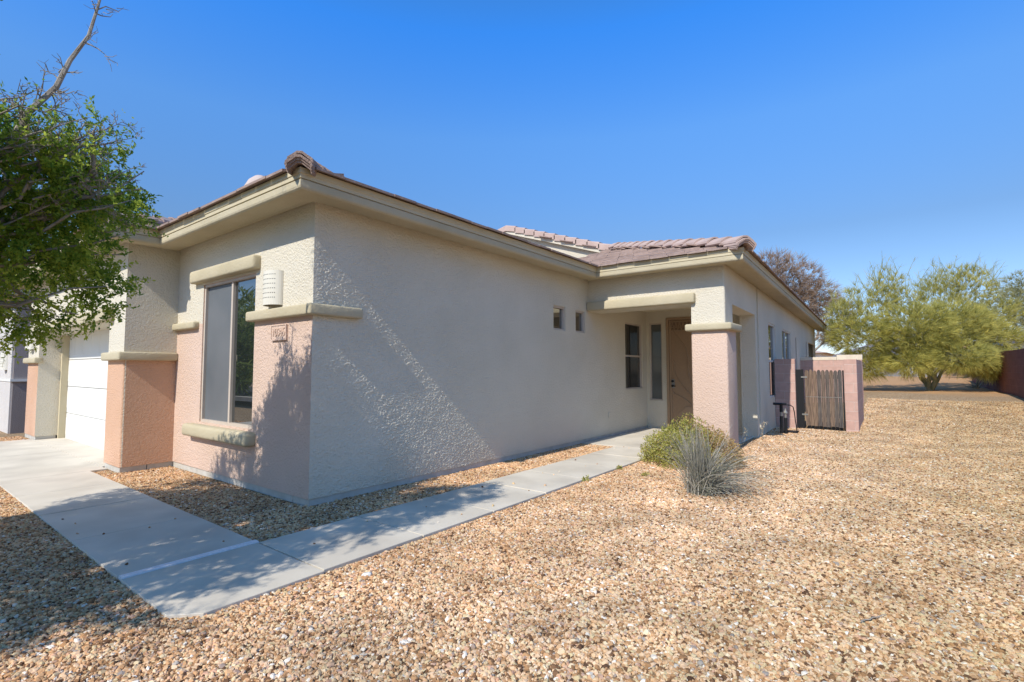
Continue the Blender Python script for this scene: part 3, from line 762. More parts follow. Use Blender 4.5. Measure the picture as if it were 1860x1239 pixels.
# ------------------------------------------------------------------ neighbour house
nh = empty('neighbour_house', (2.5, 18, -.3)); tag(nh, 'pale grey stucco house past the garage at the left edge', 'house')
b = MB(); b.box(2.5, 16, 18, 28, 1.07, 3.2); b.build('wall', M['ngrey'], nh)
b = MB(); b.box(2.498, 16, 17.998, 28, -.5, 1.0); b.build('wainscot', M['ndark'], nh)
b = MB(); b.box(2.44, 16.05, 17.94, 28, 1.002, 1.068); b.build('belt_trim', M['white'], nh)
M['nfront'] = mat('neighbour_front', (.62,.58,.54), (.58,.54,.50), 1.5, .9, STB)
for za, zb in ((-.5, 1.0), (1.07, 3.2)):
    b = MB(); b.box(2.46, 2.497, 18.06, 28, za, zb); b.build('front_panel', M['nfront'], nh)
b = MB(); b.prism([(2.05,17.6,3.2),(16.4,17.6,3.2),(16.4,28.4,3.2),(2.05,28.4,3.2)], (0,0,.2)); b.build('eave', M['trim'], nh)
b = MB()
rp = [(2.0,17.55,3.402),(16.5,17.55,3.402),(16.5,28.5,3.402),(2.0,28.5,3.402)]; tp = [(7.4,23,5.2),(11,23,5.2)]
b.face([rp[0],rp[1],tp[1],tp[0]]); b.face([rp[1],rp[2],tp[1]]); b.face([rp[2],rp[3],tp[0],tp[1]]); b.face([rp[3],rp[0],tp[0]]); b.build('roof', M['tile'], nh)
wall_lamp(2.49, 18.75, 1.30, 1.75, .2, 'grey white half round lamp on the neighbouring house at the left edge', 'half round wall lamps')

# ------------------------------------------------------------------ gate, block walls
SX = 13.05
b = MB()
q0 = rw((SX-8.28)/math.cos(TH)); b.box(SX, SX+.2, 1.875, q0.y-.003, -.1, 1.553)
tag(b.build('block_wall', M['cmu'], loc=(SX+.1, 2.0, 0), bevel=.004, seg=1), 'short shaded block wall joining the house left of the wooden gate', 'block wall')
gt = empty('wooden_gate', (SX+.12, 1.34, 0)); tag(gt, 'weathered wooden picket gate with rounded board tops between block walls', 'gate')
GY0, GY1 = 1.695, .985
npk = 9; pw = (GY0-GY1)/npk
PR = random.Random(5)
for k_ in range(npk):
    y1 = GY0 - k_*pw - .003; y0 = y1 - pw + .006; top = 1.30 + PR.uniform(-.012,.012); bot = .05+PR.uniform(-.01,.01)
    cy = (y0+y1)/2; r_ = (y1-y0)/2
    poly = [(SX+.06, y1, bot), (SX+.06, y1, top-.05)] + [(SX+.06, cy+r_*.9*math.cos(a*math.pi/6), top-.05+.05*math.sin(a*math.pi/6)) for a in range(1,6)] + [(SX+.06, y0, top-.05), (SX+.06, y0, bot)]
    b = MB(); b.prism(poly, (.02, 0, 0)); o_ = b.build('picket', M['wood'], gt); set_tint(o_, [PR.random()]*len(o_.data.polygons))
for z in (.25, 1.1):
    b = MB(); b.box(SX+.082, SX+.12, GY1+.01, GY0-.01, z, z+.09); o_ = b.build('rail', M['wood'], gt); set_tint(o_, [.4]*len(o_.data.polygons))
b = MB()
for k_ in range(npk):
    y = GY0 - (k_+.5)*pw
    for dy in (-.018, .018): b.box(SX+.056, SX+.0598, y+dy-.004, y+dy+.004, .70, .708)
b.box(SX+.0565, SX+.0598, GY1+.02, GY0-.02, .692, .70)
b.build('nail_row', M['brass'], gt)
b = MB(); b.box(SX+.075, SX+.135, GY0+.03, GY0+.175, -.02, 1.31); b.build('post_gap_fill', M['black'], gt)  # post made wide and black to stand in for the dark gap
for z in (.28, 1.12):
    b = MB(); b.box(SX+.05, SX+.075, GY0-.05, GY0+.07, z, z+.035); b.build('hinge', M['brass'], gt)
b = MB(); b.box(SX+.075, SX+.1, GY1-.035, GY1-.005, .05, 1.29); b.build('latch_post', M['black'], gt)
# pier and long wall running back, then the back wall
b = MB(); b.box(SX+.1, SX+.30, .715, .945, -.05, 1.53); b.box(SX+.302, 15.4, .725, .945, -.1, 1.53)
tag(b.build('block_wall', M['cmu'], loc=(SX+.2, .88, 0), bevel=.004, seg=1), 'pink block wall running back from the right side of the wooden gate', 'block wall')
bw_ = empty('block_wall', (18.5, 2, 0)); tag(bw_, 'sunlit pink block wall behind the gate with pale blocks along its top', 'block wall')
b = MB(); b.box(18.41, 18.6, .86, 2.62, -.2, 1.60); b.build('block_courses', M['cmu'], bw_)
b = MB(); b.box(18.40, 18.6, .85, 1.50, 1.602, 1.76); b.box(18.40, 18.6, 1.505, 2.62, 1.602, 1.70); b.build('coping', M['cmuc'], bw_, bevel=.006, seg=1)
# right retaining wall
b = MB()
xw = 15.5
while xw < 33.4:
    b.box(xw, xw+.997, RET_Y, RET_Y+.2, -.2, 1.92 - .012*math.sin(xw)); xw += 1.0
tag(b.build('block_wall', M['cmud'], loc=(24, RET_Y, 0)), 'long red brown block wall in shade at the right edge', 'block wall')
# far grey wall
b = MB(); b.box(42, 42.25, -2.2, 9.5, .2, 2.25)
tag(b.build('block_wall', M['cmug'], loc=(42, 2, .2)), 'grey block wall in the distance behind the palo verde trunk', 'block wall')

# ------------------------------------------------------------------ capped black riser by the house
t = empty('irrigation_riser', (11.6, 1.98, -.02)); tag(t, 'black wrapped pipe riser with crossbar top and hose beside the house wall', 'pipe riser')
ux = Vector((.62,-.78,0)); rb = Vector((11.75, 1.96, 0))
def rpt(a, z, d=0.): q = rb + ux*a + Vector((.78,.62,0))*d; return (q.x, q.y, z)
b = MB(); b.tube([rpt(0,-.05), rpt(0,.18), rpt(0,.19), rpt(0,.20), rpt(0,.345)], [.034,.034,.03,.034,.033], 10); b.build('pipe', M['black'], t)
b = MB(); b.tube([rpt(0,.345), rpt(0,.43)], .024, 10); b.build('coupling', M['brass'], t)
b = MB(); b.tube([rpt(0,.43), rpt(0,.57)], .033, 10); b.tube([rpt(-.16,.60), rpt(.10,.59)], .026, 10); b.build('crossbar', M['black'], t)
b = MB(); b.tube([rpt(.085,-.05), rpt(.085,.31)], .033, 10); b.build('pipe', M['black'], t)
b = MB(); b.tube([rpt(.085,.31), rpt(.085,.40)], .022, 8); b.tube([rpt(.085,.40), rpt(.085,.42), rpt(.085,.46), rpt(.085,.50)], [.045,.045,.02,.015], 10); b.build('valve', M['brass'], t)
b = MB(); b.tube([rpt(.11,.575), rpt(.19,.57), rpt(.25,.53), rpt(.275,.42), rpt(.29,.25), rpt(.315,.05), rpt(.33,.0)], .010, 7); b.build('hose', M['black'], t)
b = MB(); b.box(12.0, 12.28, 1.72, 1.98, -.05, .012); b.build('valve_box', M['black'], t, bevel=.01, seg=1)

# ------------------------------------------------------------------ foliage helpers
class Leaves:
    def __init__(s, seed): s.v = []; s.f = []; s.t = []; s.r = random.Random(seed)
    def leaf(s, p, d, l, w_, tint, nrm=None):
        d = d.normalized(); r = s.r
        if nrm is None: nrm = Vector((r.gauss(0,1), r.gauss(0,1), r.gauss(0,1)))
        sd_ = d.cross(nrm)
        if sd_.length < 1e-5: return
        sd_.normalize(); i = len(s.v)
        s.v += [tuple(p), tuple(p + d*l*.5 + sd_*w_*.5), tuple(p + d*l), tuple(p + d*l*.5 - sd_*w_*.5)]
        s.f.append((i, i+1, i+2, i+3)); s.t.append(tint)
    def strand(s, pts, w_, tint):
        r = s.r; n = len(pts); nr = Vector((r.gauss(0,1), r.gauss(0,1), r.gauss(0,.6)))
        i = len(s.v); d = (pts[-1]-pts[0]); sd_ = d.cross(nr)
        if sd_.length < 1e-6: return
        sd_.normalize()
        for k, p in enumerate(pts):
            ww = w_*(1-.75*k/(n-1))*.5
            s.v += [tuple(p+sd_*ww), tuple(p-sd_*ww)]
        for k in range(n-1):
            s.f.append((i+2*k, i+2*k+1, i+2*k+3, i+2*k+2)); s.t.append(tint)
    def build(s, name, m, parent, loc=None):
        me = bpy.data.meshes.new(name); me.from_pydata(s.v, [], s.f); me.materials.append(m); me.update()
        o = bpy.data.objects.new(name, me); COL.objects.link(o)
        a = me.attributes.new('tint', 'FLOAT', 'FACE'); a.data.foreach_set('value', s.t)
        if parent is not None: o.parent = parent; o.matrix_parent_inverse = Matrix.Translation(-world_loc(parent))
        return o
def rdir(r, zb=0.):
    while True:
        v_ = Vector((r.uniform(-1,1), r.uniform(-1,1), r.uniform(-1,1)))
        if .05 < v_.length < 1: 
            v_.normalize(); v_.z += zb; return v_.normalized()
def wob(p0, p1, r, n=6, amp=.08):
    p0, p1 = Vector(p0), Vector(p1); L_ = (p1-p0).length; out = []
    off = Vector((0,0,0))
    for k in range(n+1):
        t_ = k/n; a = math.sin(math.pi*t_)*amp*L_
        out.append(p0.lerp(p1, t_) + Vector((r.gauss(0,.5), r.gauss(0,.5), r.gauss(0,.4)))*a)
    return out

# ------------------------------------------------------------------ tree at the left
def left_tree():
    r = random.Random(11)
    base = Vector((-1.0, 4.5, gz(-1.0, 4.5)-.03))
    t_ = empty('leafy_tree', base); tag(t_, 'leafy green tree with bare upper twigs at the left edge in front of the garage', 'tree')
    wood = MB(); lv = Leaves(21)
    # centre, radii, number of sprays
    lobes = [((-.75,5.6,2.05),(.8,.7,.4),420), ((-.20,5.25,1.95),(.6,.7,.4),420), ((-.15,4.12,2.7),(.5,.35,.5),320), ((.25,4.85,2.35),(1.02,.80,.60),680), ((.55,4.85,1.95),(.78,.60,.42),300), ((-.45,4.80,2.80),(.95,.80,.48),420), ((-.95,4.6,2.6),(1.1,1.1,.9),640),
             ((-.55,3.65,2.95),(.85,.65,.75),480), ((-.55,5.85,2.3),(1.0,.75,.6),820), ((.36,4.7,2.72),(.55,.5,.36),170), ((-1.45,4.4,2.05),(.9,1.1,.5),560),
             ((-.10,4.95,3.05),(.6,.5,.35),90), ((.90,4.85,2.70),(.40,.40,.40),70), ((.75,4.8,2.35),(.60,.5,.42),240), ((.93,4.34,2.62),(.34,.22,.40),110), ((-1.15,3.5,2.15),(.8,.5,.5),260), ((-.9,5.6,1.8),(.7,.7,.35),200), ((-.15,3.45,3.5),(.5,.45,.4),190), ((-.95,5.0,2.35),(.7,.7,.5),420)]
    fork = base + Vector((.05,.05,1.15))
    wood.tube(wob(base, fork, r, 5, .05), [.115,.10,.095,.09,.088,.085], 9)
    tips = []
    for c, rr, n in lobes:
        c = Vector(c)
        path = wob(fork, c, r, 7, .07); k0 = (.18 if c.y < 4.5 else .4) if c.x > .3 else 1.; wood.tube(path, [(.06-.006*k)*k0 for k in range(8)], 7)
        for q in range(9):
            dv = rdir(r); e_ = c + Vector((dv.x*rr[0], dv.y*rr[1], dv.z*rr[2]))*.92
            s_ = path[r.randint(4,7)]
            pp = wob(s_, e_, r, 6, .08); wood.tube(pp, [.02,.017,.014,.011,.009,.006,.004], 5)
            tips.append(pp)
        for q in range(n):
            while True:
                a = Vector((r.uniform(-1,1), r.uniform(-1,1), r.uniform(-1,1)))
                if a.length < 1 and r.random() < .25 + a.length: break
            inview = c.y > 4.2 and c.x > -.6
            ctr = c + Vector((a.x*rr[0], a.y*rr[1], a.z*rr[2]))
            if inview and math.sin(ctr.x*6.3+1)*math.sin(ctr.y*5.7)*math.sin(ctr.z*8.1+2) > .06: continue
            od = (Vector((a.x/rr[0], a.y/rr[1], a.z/rr[2])).normalized()*.7 + rdir(r)*.8 + Vector((0,0,.05))).normalized()
            cl_t = r.random()*.95
            for tw_ in range(4):
                d0 = (od + rdir(r)*.7).normalized(); l_ = r.uniform(.10,.20)
                st = ctr + rdir(r)*.03
                en = st + d0*l_ + Vector((0,0,-.02))
                lv.strand([st, st.lerp(en,.5)+rdir(r)*.008, en], .004, .1)
                for z_ in range(14):
                    f_ = (z_+r.random())/14; p_ = st.lerp(en, f_)
                    ld = (d0*.5 + rdir(r)).normalized()
                    lv.leaf(p_, ld, r.uniform(.024,.042), r.uniform(.013,.020), min(1, max(0, cl_t + r.uniform(-.2,.3))))
    # bare twigs standing out of the crown
    bare = MB()
    def bare_branch(pts, r0, ntw, tl_=.2):
        n = len(pts); bare.tube(pts, [r0*(1-.8*k/(n-1)) for k in range(n)], 6)
        for q in range(ntw):
            k = r.randint(1, n-2); p_ = Vector(pts[k]).lerp(Vector(pts[k+1]), r.random())
            ax = (Vector(pts[k+1])-Vector(pts[k])).normalized(); d_ = (ax*.5 + rdir(r)).normalized(); l_ = tl_*r.uniform(.4,1.2)
            e_ = p_ + d_*l_; k_ = .0042*(.5+r0/.04); bare.tube([p_, p_.lerp(e_,.35)+rdir(r)*.09*l_, p_.lerp(e_,.7)+rdir(r)*.12*l_, e_], [k_,k_*.8,k_*.55,.0012], 4)
            for y_ in range(3):
                g_ = p_.lerp(e_, r.uniform(.3,.8)); h_ = g_+(d_+rdir(r)).normalized()*l_*.25; bare.tube([g_, h_, h_+(d_+rdir(r)).normalized()*l_*.2], [.0024,.0018,.001], 4)
    P_ = lambda a, y_, z: Vector((a, y_, z))
    bare_branch([P_(.40,4.45,2.50), P_(.54,4.43,2.72), P_(.61,4.42,2.96), P_(.74,4.41,3.19), P_(.80,4.40,3.40), P_(.89,4.39,3.62), P_(.93,4.38,3.85), P_(.96,4.37,4.05)], .026, 24, .26)
    bare_branch([P_(.55,4.7,2.75), P_(.75,4.75,2.9), P_(.95,4.78,2.98), P_(1.1,4.8,3.0), P_(1.28,4.8,3.05)], .012, 12, .16)
    bare_branch([P_(.5,4.6,2.65), P_(.8,4.62,2.72), P_(1.05,4.62,2.70), P_(1.22,4.6,2.66)], .011, 12, .16)
    bare_branch([P_(.6,4.9,2.3), P_(.9,4.85,2.35), P_(1.15,4.8,2.36), P_(1.34,4.8,2.48)], .010, 10, .14)
    bare_branch([P_(.2,4.7,2.8), P_(.3,4.7,3.1), P_(.36,4.68,3.35), P_(.38,4.66,3.6)], .014, 12, .18)
    bare_branch([P_(.30,4.5,2.05), P_(.55,4.42,2.22), P_(.72,4.35,2.38)], .012, 6, .15)
    for q in range(7):
        a = P_(r.uniform(-.4,.6), r.uniform(4.4,5.1), r.uniform(2.6,3.0)); b_ = a + P_(r.uniform(-.1,.35), r.uniform(-.2,.2), r.uniform(.3,.6))
        bare_branch(wob(a, b_, r, 4, .06), .009, 8, .14)
    for q in range(22):      # fine bare twigs at the upper right of the crown
        a = P_(r.uniform(.3,.85), r.uniform(4.22,4.42), r.uniform(2.36,2.85)); b_ = a + P_(r.uniform(.10,.38), r.uniform(-.15,.02), r.uniform(.05,.36))
        pp = wob(a, b_, r, 4, .07); bare_branch(pp, .0075, 9, .13)
        for p_ in pp[2:]:
            for z_ in range(7): lv.leaf(p_+rdir(r)*.06, rdir(r), r.uniform(.02,.032), .012, r.random())
    for q in range(8):       # low twigs with a few leaves
        a = P_(r.uniform(.1,.8), r.uniform(4.5,5.0), r.uniform(1.65,1.9)); b_ = a + P_(r.uniform(.1,.45), r.uniform(-.1,.1), r.uniform(-.12,.05))
        pp = wob(a, b_, r, 5, .05); bare_branch(pp, .007, 4, .10)
        for p_ in pp[1:]:
            for z_ in range(26): lv.leaf(p_+rdir(r)*.05, rdir(r), r.uniform(.02,.032), .013, r.random())
    # long low limbs towards the camera side whose thin shadows cross the gravel
    bare_branch(wob(fork, (-.75,3.1,1.9), r, 6, .06), .022, 14, .5)
    bare_branch(wob(fork, (-1.5,2.7,2.3), r, 6, .06), .022, 14, .5)
    wood.build('trunk', M['bark'], t_, smooth=True); bare.build('bare_branches', M['bark'], t_)
    lv.build('crown', M['leaf'], t_)
left_tree()

# ------------------------------------------------------------------ strand trees (palo verde, bare tree, far green trees)
def strand_tree(name, label, base, lobes, m, bark, seed, w_=.02, ln=(.35,.8), droop=.2, trunk_r=.13, stems=4, cat='tree', group=None, leafy=0, per=12, spread=.75, wisps=0):
    r = random.Random(seed); base = Vector(base)
    t_ = empty(name, base); tag(t_, label, cat, group)
    wood = MB(); lv = Leaves(seed+1)
    forks = []
    for k in range(stems):
        a = 2*math.pi*k/stems + r.random(); f_ = base + Vector((math.cos(a)*.45, math.sin(a)*.45, r.uniform(.9,1.3)))*max(.95, trunk_r/.13)
        wood.tube(wob(base+Vector((0,0,-.15)), f_, r, 5, .05), [trunk_r*(1-.08*q) for q in range(6)], 8); forks.append(f_)
    for c, rr, n, up in lobes:
        c = Vector(c); f_ = min(forks, key=lambda q: (q-c).length + r.random())
        path = wob(f_, c, r, 6, .06); wood.tube(path, [trunk_r*.55*(1-.13*q) for q in range(7)], 6)
        limbs = []
        for q in range(16):
            dv = rdir(r, .25); e_ = c + Vector((dv.x*rr[0], dv.y*rr[1], dv.z*rr[2]))*1.0
            pp = wob(path[r.randint(3,6)], e_, r, 5, .07); wood.tube(pp, [trunk_r*.16*(1-.15*z) for z in range(6)], 5); limbs.append(pp)
        for q in range(n):
            while True:
                a = Vector((r.uniform(-1,1), r.uniform(-1,1), r.uniform(-1,1)))
                if a.length < 1: break
            p_ = c + Vector((a.x*rr[0], a.y*rr[1], a.z*rr[2]))
            od = Vector((a.x, a.y, a.z*.6 + up)).normalized(); ct = r.random()*.6
            for z_ in range(per):
                d_ = (od + rdir(r)*spread).normalized(); l_ = r.uniform(*ln)
                p1 = p_ + d_*l_*.5; p2 = p_ + d_*l_ + Vector((0,0,-droop*l_))
                lv.strand([p_, p1, p2], w_, min(1, max(0, ct + r.uniform(-.15,.45))))
            for z_ in range(leafy):
                lv.leaf(p_ + rdir(r)*.3, rdir(r), r.uniform(.1,.2), .09, min(1, max(0, ct + r.uniform(-.2,.4))))
    for q in range(wisps):
        c, rr, n, up = lobes[r.randrange(len(lobes))]
        if up < .8: continue
        p_ = Vector(c) + Vector((r.uniform(-1,1)*rr[0], r.uniform(-1,1)*rr[1], r.uniform(-.3,.8)*rr[2])); d_ = (Vector((0,0,1)) + rdir(r)*.55).normalized(); l_ = r.uniform(.4,1.0)
        lv.strand([p_, p_+d_*l_*.5+rdir(r)*.04, p_+d_*l_], .022, r.random()*.4)
        for z_ in range(5):
            g_ = p_ + d_*l_*r.uniform(.2,.9); e_ = (d_+rdir(r)*.8).normalized(); lv.strand([g_, g_+e_*.12, g_+e_*.26], .011, r.random()*.7)
    wood.build('trunk', bark, t_, smooth=True); lv.build('crown', m, t_)
    return t_
Rv = Vector((.608,-.794,0)); Dv = Vector((.794,.608,0))
def at(lat, dep, z, b=(25,-.94)): q = Vector((b[0], b[1], 0)) + Rv*lat + Dv*dep; return (q.x, q.y, z)
strand_tree('palo_verde', 'wide yellow green palo verde tree with several trunks on the gravel rise', (25,-.94,gz(25,-.94)),
    [(at(-.9,.2,2.0),(.9,.9,.5),330,.2),(at(.4,.4,2.3),(.9,.9,.6),300,.3),(at(-2.5,0,2.6),(1.1,1.2,.7),560,.35),(at(-1.2,-.8,2.9),(1.1,1.2,.85),620,.55),(at(.3,-.6,2.95),(1.1,1.2,.85),620,.6),(at(1.7,.2,2.8),(1.1,1.1,.8),560,.45),
     (at(.2,-1.1,1.75),(1.5,1.0,.5),480,.2),(at(2.2,-.5,1.5),(1.0,.8,.5),400,.1),(at(-2.5,.1,1.5),(.9,.9,.5),400,.1),(at(1.2,-1.0,1.45),(.9,.7,.35),300,0),(at(-1.4,-.8,1.55),(.8,.7,.4),300,0),(at(2.9,.2,2.5),(.7,.7,.5),240,.2),
     (at(-2.2,.4,3.9),(.75,1.,.85),130,1.2),(at(-1.3,.2,4.3),(.35,.6,.95),130,1.6),(at(-.4,.4,3.9),(.35,.7,.6),70,1.4),(at(.7,.4,4.1),(.4,.7,.85),110,1.5),(at(1.5,.3,4.55),(.45,.9,.9),130,1.5),(at(2.3,.6,4.4),(.5,.8,.8),120,1.2),(at(-2.9,.3,3.4),(.5,.7,.6),110,.8),(at(3.0,.3,3.5),(.6,.7,.6),140,.7)],
    M['pv'], M['pvbark'], 31, .0115, (.12,.40), .15, .075, 7, per=18, spread=.6, wisps=700)
B2 = (43.6,-5.9)
strand_tree('palo_verde', 'dull green palo verde behind the red brown wall at the right edge', (B2[0],B2[1],1.7),
    [(at(-.6,0,5.0,B2),(1.9,1.7,1.3),420,.3),(at(1.4,0,5.5,B2),(1.9,1.6,1.4),420,.3),(at(-2.2,.5,4.4,B2),(1.3,1.2,.9),220,.3),(at(1.0,.5,6.6,B2),(1.4,1.3,.8),140,.8),(at(1.6,-.5,3.9,B2),(1.7,1.2,.7),260,0)],
    M['pvd'], M['pvbark'], 33, .018, (.25,.6), .2, .15, 4)
BT = (29.4, 4.35)
strand_tree('bare_tree', 'brown leafless tree rising behind the roof at the right', (BT[0], BT[1], .4),
    [(at(-.9,0,6.3,BT),(.9,1.2,1.1),300,.5),(at(.2,0,5.9,BT),(1.1,1.3,1.2),330,.4),(at(1.1,0,5.0,BT),(1.1,1.3,1.0),300,.2),(at(1.9,0,4.2,BT),(.9,1.2,.8),240,.1),(at(0,0,4.7,BT),(1.2,1.2,.9),260,.2),(at(2.0,-.5,3.2,BT),(.9,1.,.6),160,0),(at(-1.6,0,5.6,BT),(.8,1.,1.0),160,.5)],
    M['bare'], M['bark'], 35, .016, (.2,.55), .0, .15, 3, per=11)

# ------------------------------------------------------------------ plants near the porch
def grass_clump():
    r = random.Random(41); base = Vector((5.56, 1.74, gz(5.56, 1.74)-.01))
    lv = Leaves(42)
    for q in range(760):
        a = r.uniform(0, 2*math.pi); lean = abs(r.gauss(.25,.30))
        d_ = Vector((math.cos(a), math.sin(a), 0))
        right = d_.dot(Rv)
        if right > .0: lean = r.uniform(.45,1.7)
        L_ = r.uniform(.40,.76)*(1. if right < .1 else 1.15)
        p_ = base + Vector((r.gauss(0,.055), r.gauss(0,.055), 0)) + Rv*.05*r.random()
        pts = [p_]; ang = lean*.35; sag = lean*r.uniform(.7,1.35)
        for k in range(6):
            t_ = (k+1)/6; an = ang + sag*t_*1.15
            pts.append(pts[-1] + (d_*math.sin(an) + Vector((0,0,math.cos(an))))*L_/6)
        for k in range(len(pts)): pts[k].z = max(pts[k].z, base.z+.012)
        lv.strand(pts, r.uniform(.006,.011), min(1, max(0, r.gauss(.45,.28))))
    t_ = empty('grass_clump', base); tag(t_, 'spiky grey green clump of thin arching blades in front of the porch', 'grass clump')
    lv.build('blades', M['grass'], t_)
grass_clump()
def shrub():
    r = random.Random(51); base = Vector((7.2, 2.36, gz(7.2, 2.36)-.02))
    t_ = empty('low_shrub', base); tag(t_, 'low rounded green and rust leaved shrub at the foot of the porch column', 'shrub')
    lv = Leaves(52); dr = Leaves(53); wd = MB()
    for q in range(1900):
        a = Vector((r.uniform(-1,1), r.uniform(-1,1), r.uniform(0,1)))
        if a.length > 1 or a.length < .45: continue
        hgt = .56*(1+.15*math.sin(a.x*5+1)*math.cos(a.y*4))
        p_ = base + Vector((a.x*.60, a.y*.70, .05 + a.z*hgt)); lat = (p_-base).dot(Rv)
        for z_ in range(16):
            (dr if r.random() < sstep(-.10,.35,lat)*.88+.08 else lv).leaf(p_+rdir(r)*.05, (rdir(r, .5)), r.uniform(.025,.045), r.uniform(.012,.018), r.random())
        if q % 6 == 0: wd.tube([base + Vector((r.gauss(0,.08), r.gauss(0,.08), 0)), base.lerp(p_,.5)+rdir(r)*.03, p_], [.006,.004,.002], 4)
    wd.build('stems', M['bark'], t_); lv.build('foliage', M['shrub'], t_); dr.build('dry_foliage', M['shrubb'], t_)
shrub()
def weed(x, y, n, h_, m, label, seed, name='weed', group=None, cat='weed', spread=.5, w_=.006, heads=False):
    r = random.Random(seed); base = Vector((x, y, gz(x, y)-.005)); lv = Leaves(seed)
    for q in range(n):
        d_ = (rdir(r)*spread + Vector((0,0,1))).normalized(); l_ = h_*r.uniform(.5,1.1)
        p1 = base + Vector((r.gauss(0,.02), r.gauss(0,.02), 0)); p2 = p1 + d_*l_*.6; p3 = p1 + d_*l_ + Vector((d_.x,d_.y,-.2))*l_*.2
        if heads: p3.z = max(p3.z, base.z + .02)
        lv.strand([p1, p2, p3], w_, r.random())
        for z_ in range(8 if heads else 3): lv.leaf(p3 + rdir(r)*(.02 if heads else .01), rdir(r), .03, .014, r.random())
    o_ = lv.build(name, m, None)
    o_.data.transform(Matrix.Translation(-base)); o_.location = base
    tag(o_, label, cat, group)
weed(6.25, 2.99, 14, .06, M['shrub'], 'tiny green weed at the path edge left of the grey grass clump', 61, group='small weeds')
weed(5.35, 2.99, 16, .07, M['shrub'], 'tiny green weed tuft at the path edge nearest the camera', 62, group='small weeds')
weed(6.05, 2.55, 14, .05, M['shrub'], 'small sparse weed in the gravel between path and grey grass clump', 63, group='small weeds')
weed(9.3, 2.2, 16, .33, M['straw'], 'dry pale weed with straw heads right of the porch column', 64, 'dry_weed', None, 'dry weed', .5, .006, True)
weed(10.6, 2.1, 7, .33, M['straw'], 'single dry weed with a white seed head against the house wall', 65, 'dry_weed', None, 'dry weed', .15, .006, True)
def agave(x, y, label, seed, n=34, L0=.55):
    r = random.Random(seed); base = Vector((x, y, gz(x, y)-.02)); lv = Leaves(seed)
    for q in range(n):
        a = r.uniform(0, 6.283); e_ = r.uniform(.2,1.2); d_ = Vector((math.cos(a)*math.cos(e_), math.sin(a)*math.cos(e_), math.sin(e_))); l_ = L0*r.uniform(.6,1)
        lv.strand([base, base + d_*l_*.5 + Vector((0,0,.03)), base + d_*l_], .05, r.random()*.7)
    o_ = lv.build('agave', M['grass'], None); o_.data.transform(Matrix.Translation(-base)); o_.location = base; tag(o_, label, 'plant')
agave(28.2, -2.55, 'grey green spiky plant at the foot of the red brown wall', 71)

# loose stones and a stick on the gravel
def stone(x, y, s_, m, label, seed):
    r = random.Random(seed); bm = bmesh.new(); bmesh.ops.create_icosphere(bm, subdivisions=2, radius=1)
    for v_ in bm.verts:
        k = 1+.22*math.sin(v_.co.x*3+seed)*math.cos(v_.co.y*2.6+seed*2)+r.uniform(-.05,.05); v_.co = Vector((v_.co.x*s_*1.3, v_.co.y*s_, v_.co.z*s_*.6))*k
    me = bpy.data.meshes.new('stone'); bm.to_mesh(me); bm.free(); me.materials.append(m)
    o_ = bpy.data.objects.new('stone', me); COL.objects.link(o_); o_.location = (x, y, gz(x, y)+s_*.35); tag(o_, label, 'stone')
M['pale'] = mat('pale_quartz', (.74,.71,.66), (.66,.62,.55), 30, .8)
stone(2.07, 2.76, .026, M['pale'], 'white stone lying just off the path edge near the second slab', 1)
stone(6.1, -1.55, .05, M['pale'], 'flat white stone on the gravel at the lower right', 2)
stone(3.33, -.95, .038, M['pale'], 'pale stone on the gravel near the bottom right corner', 3)
b = MB(); r_ = random.Random(9); b.tube(wob((3.24,.20,-.002), (3.40,.10,.002), r_, 6, .05), [.003,.0035,.004,.0035,.003,.0025,.0015], 5)
tag(b.build('stick', M['bark'], loc=(3.3,.1,0)), 'thin grey stick lying on the gravel at the lower right', 'stick')

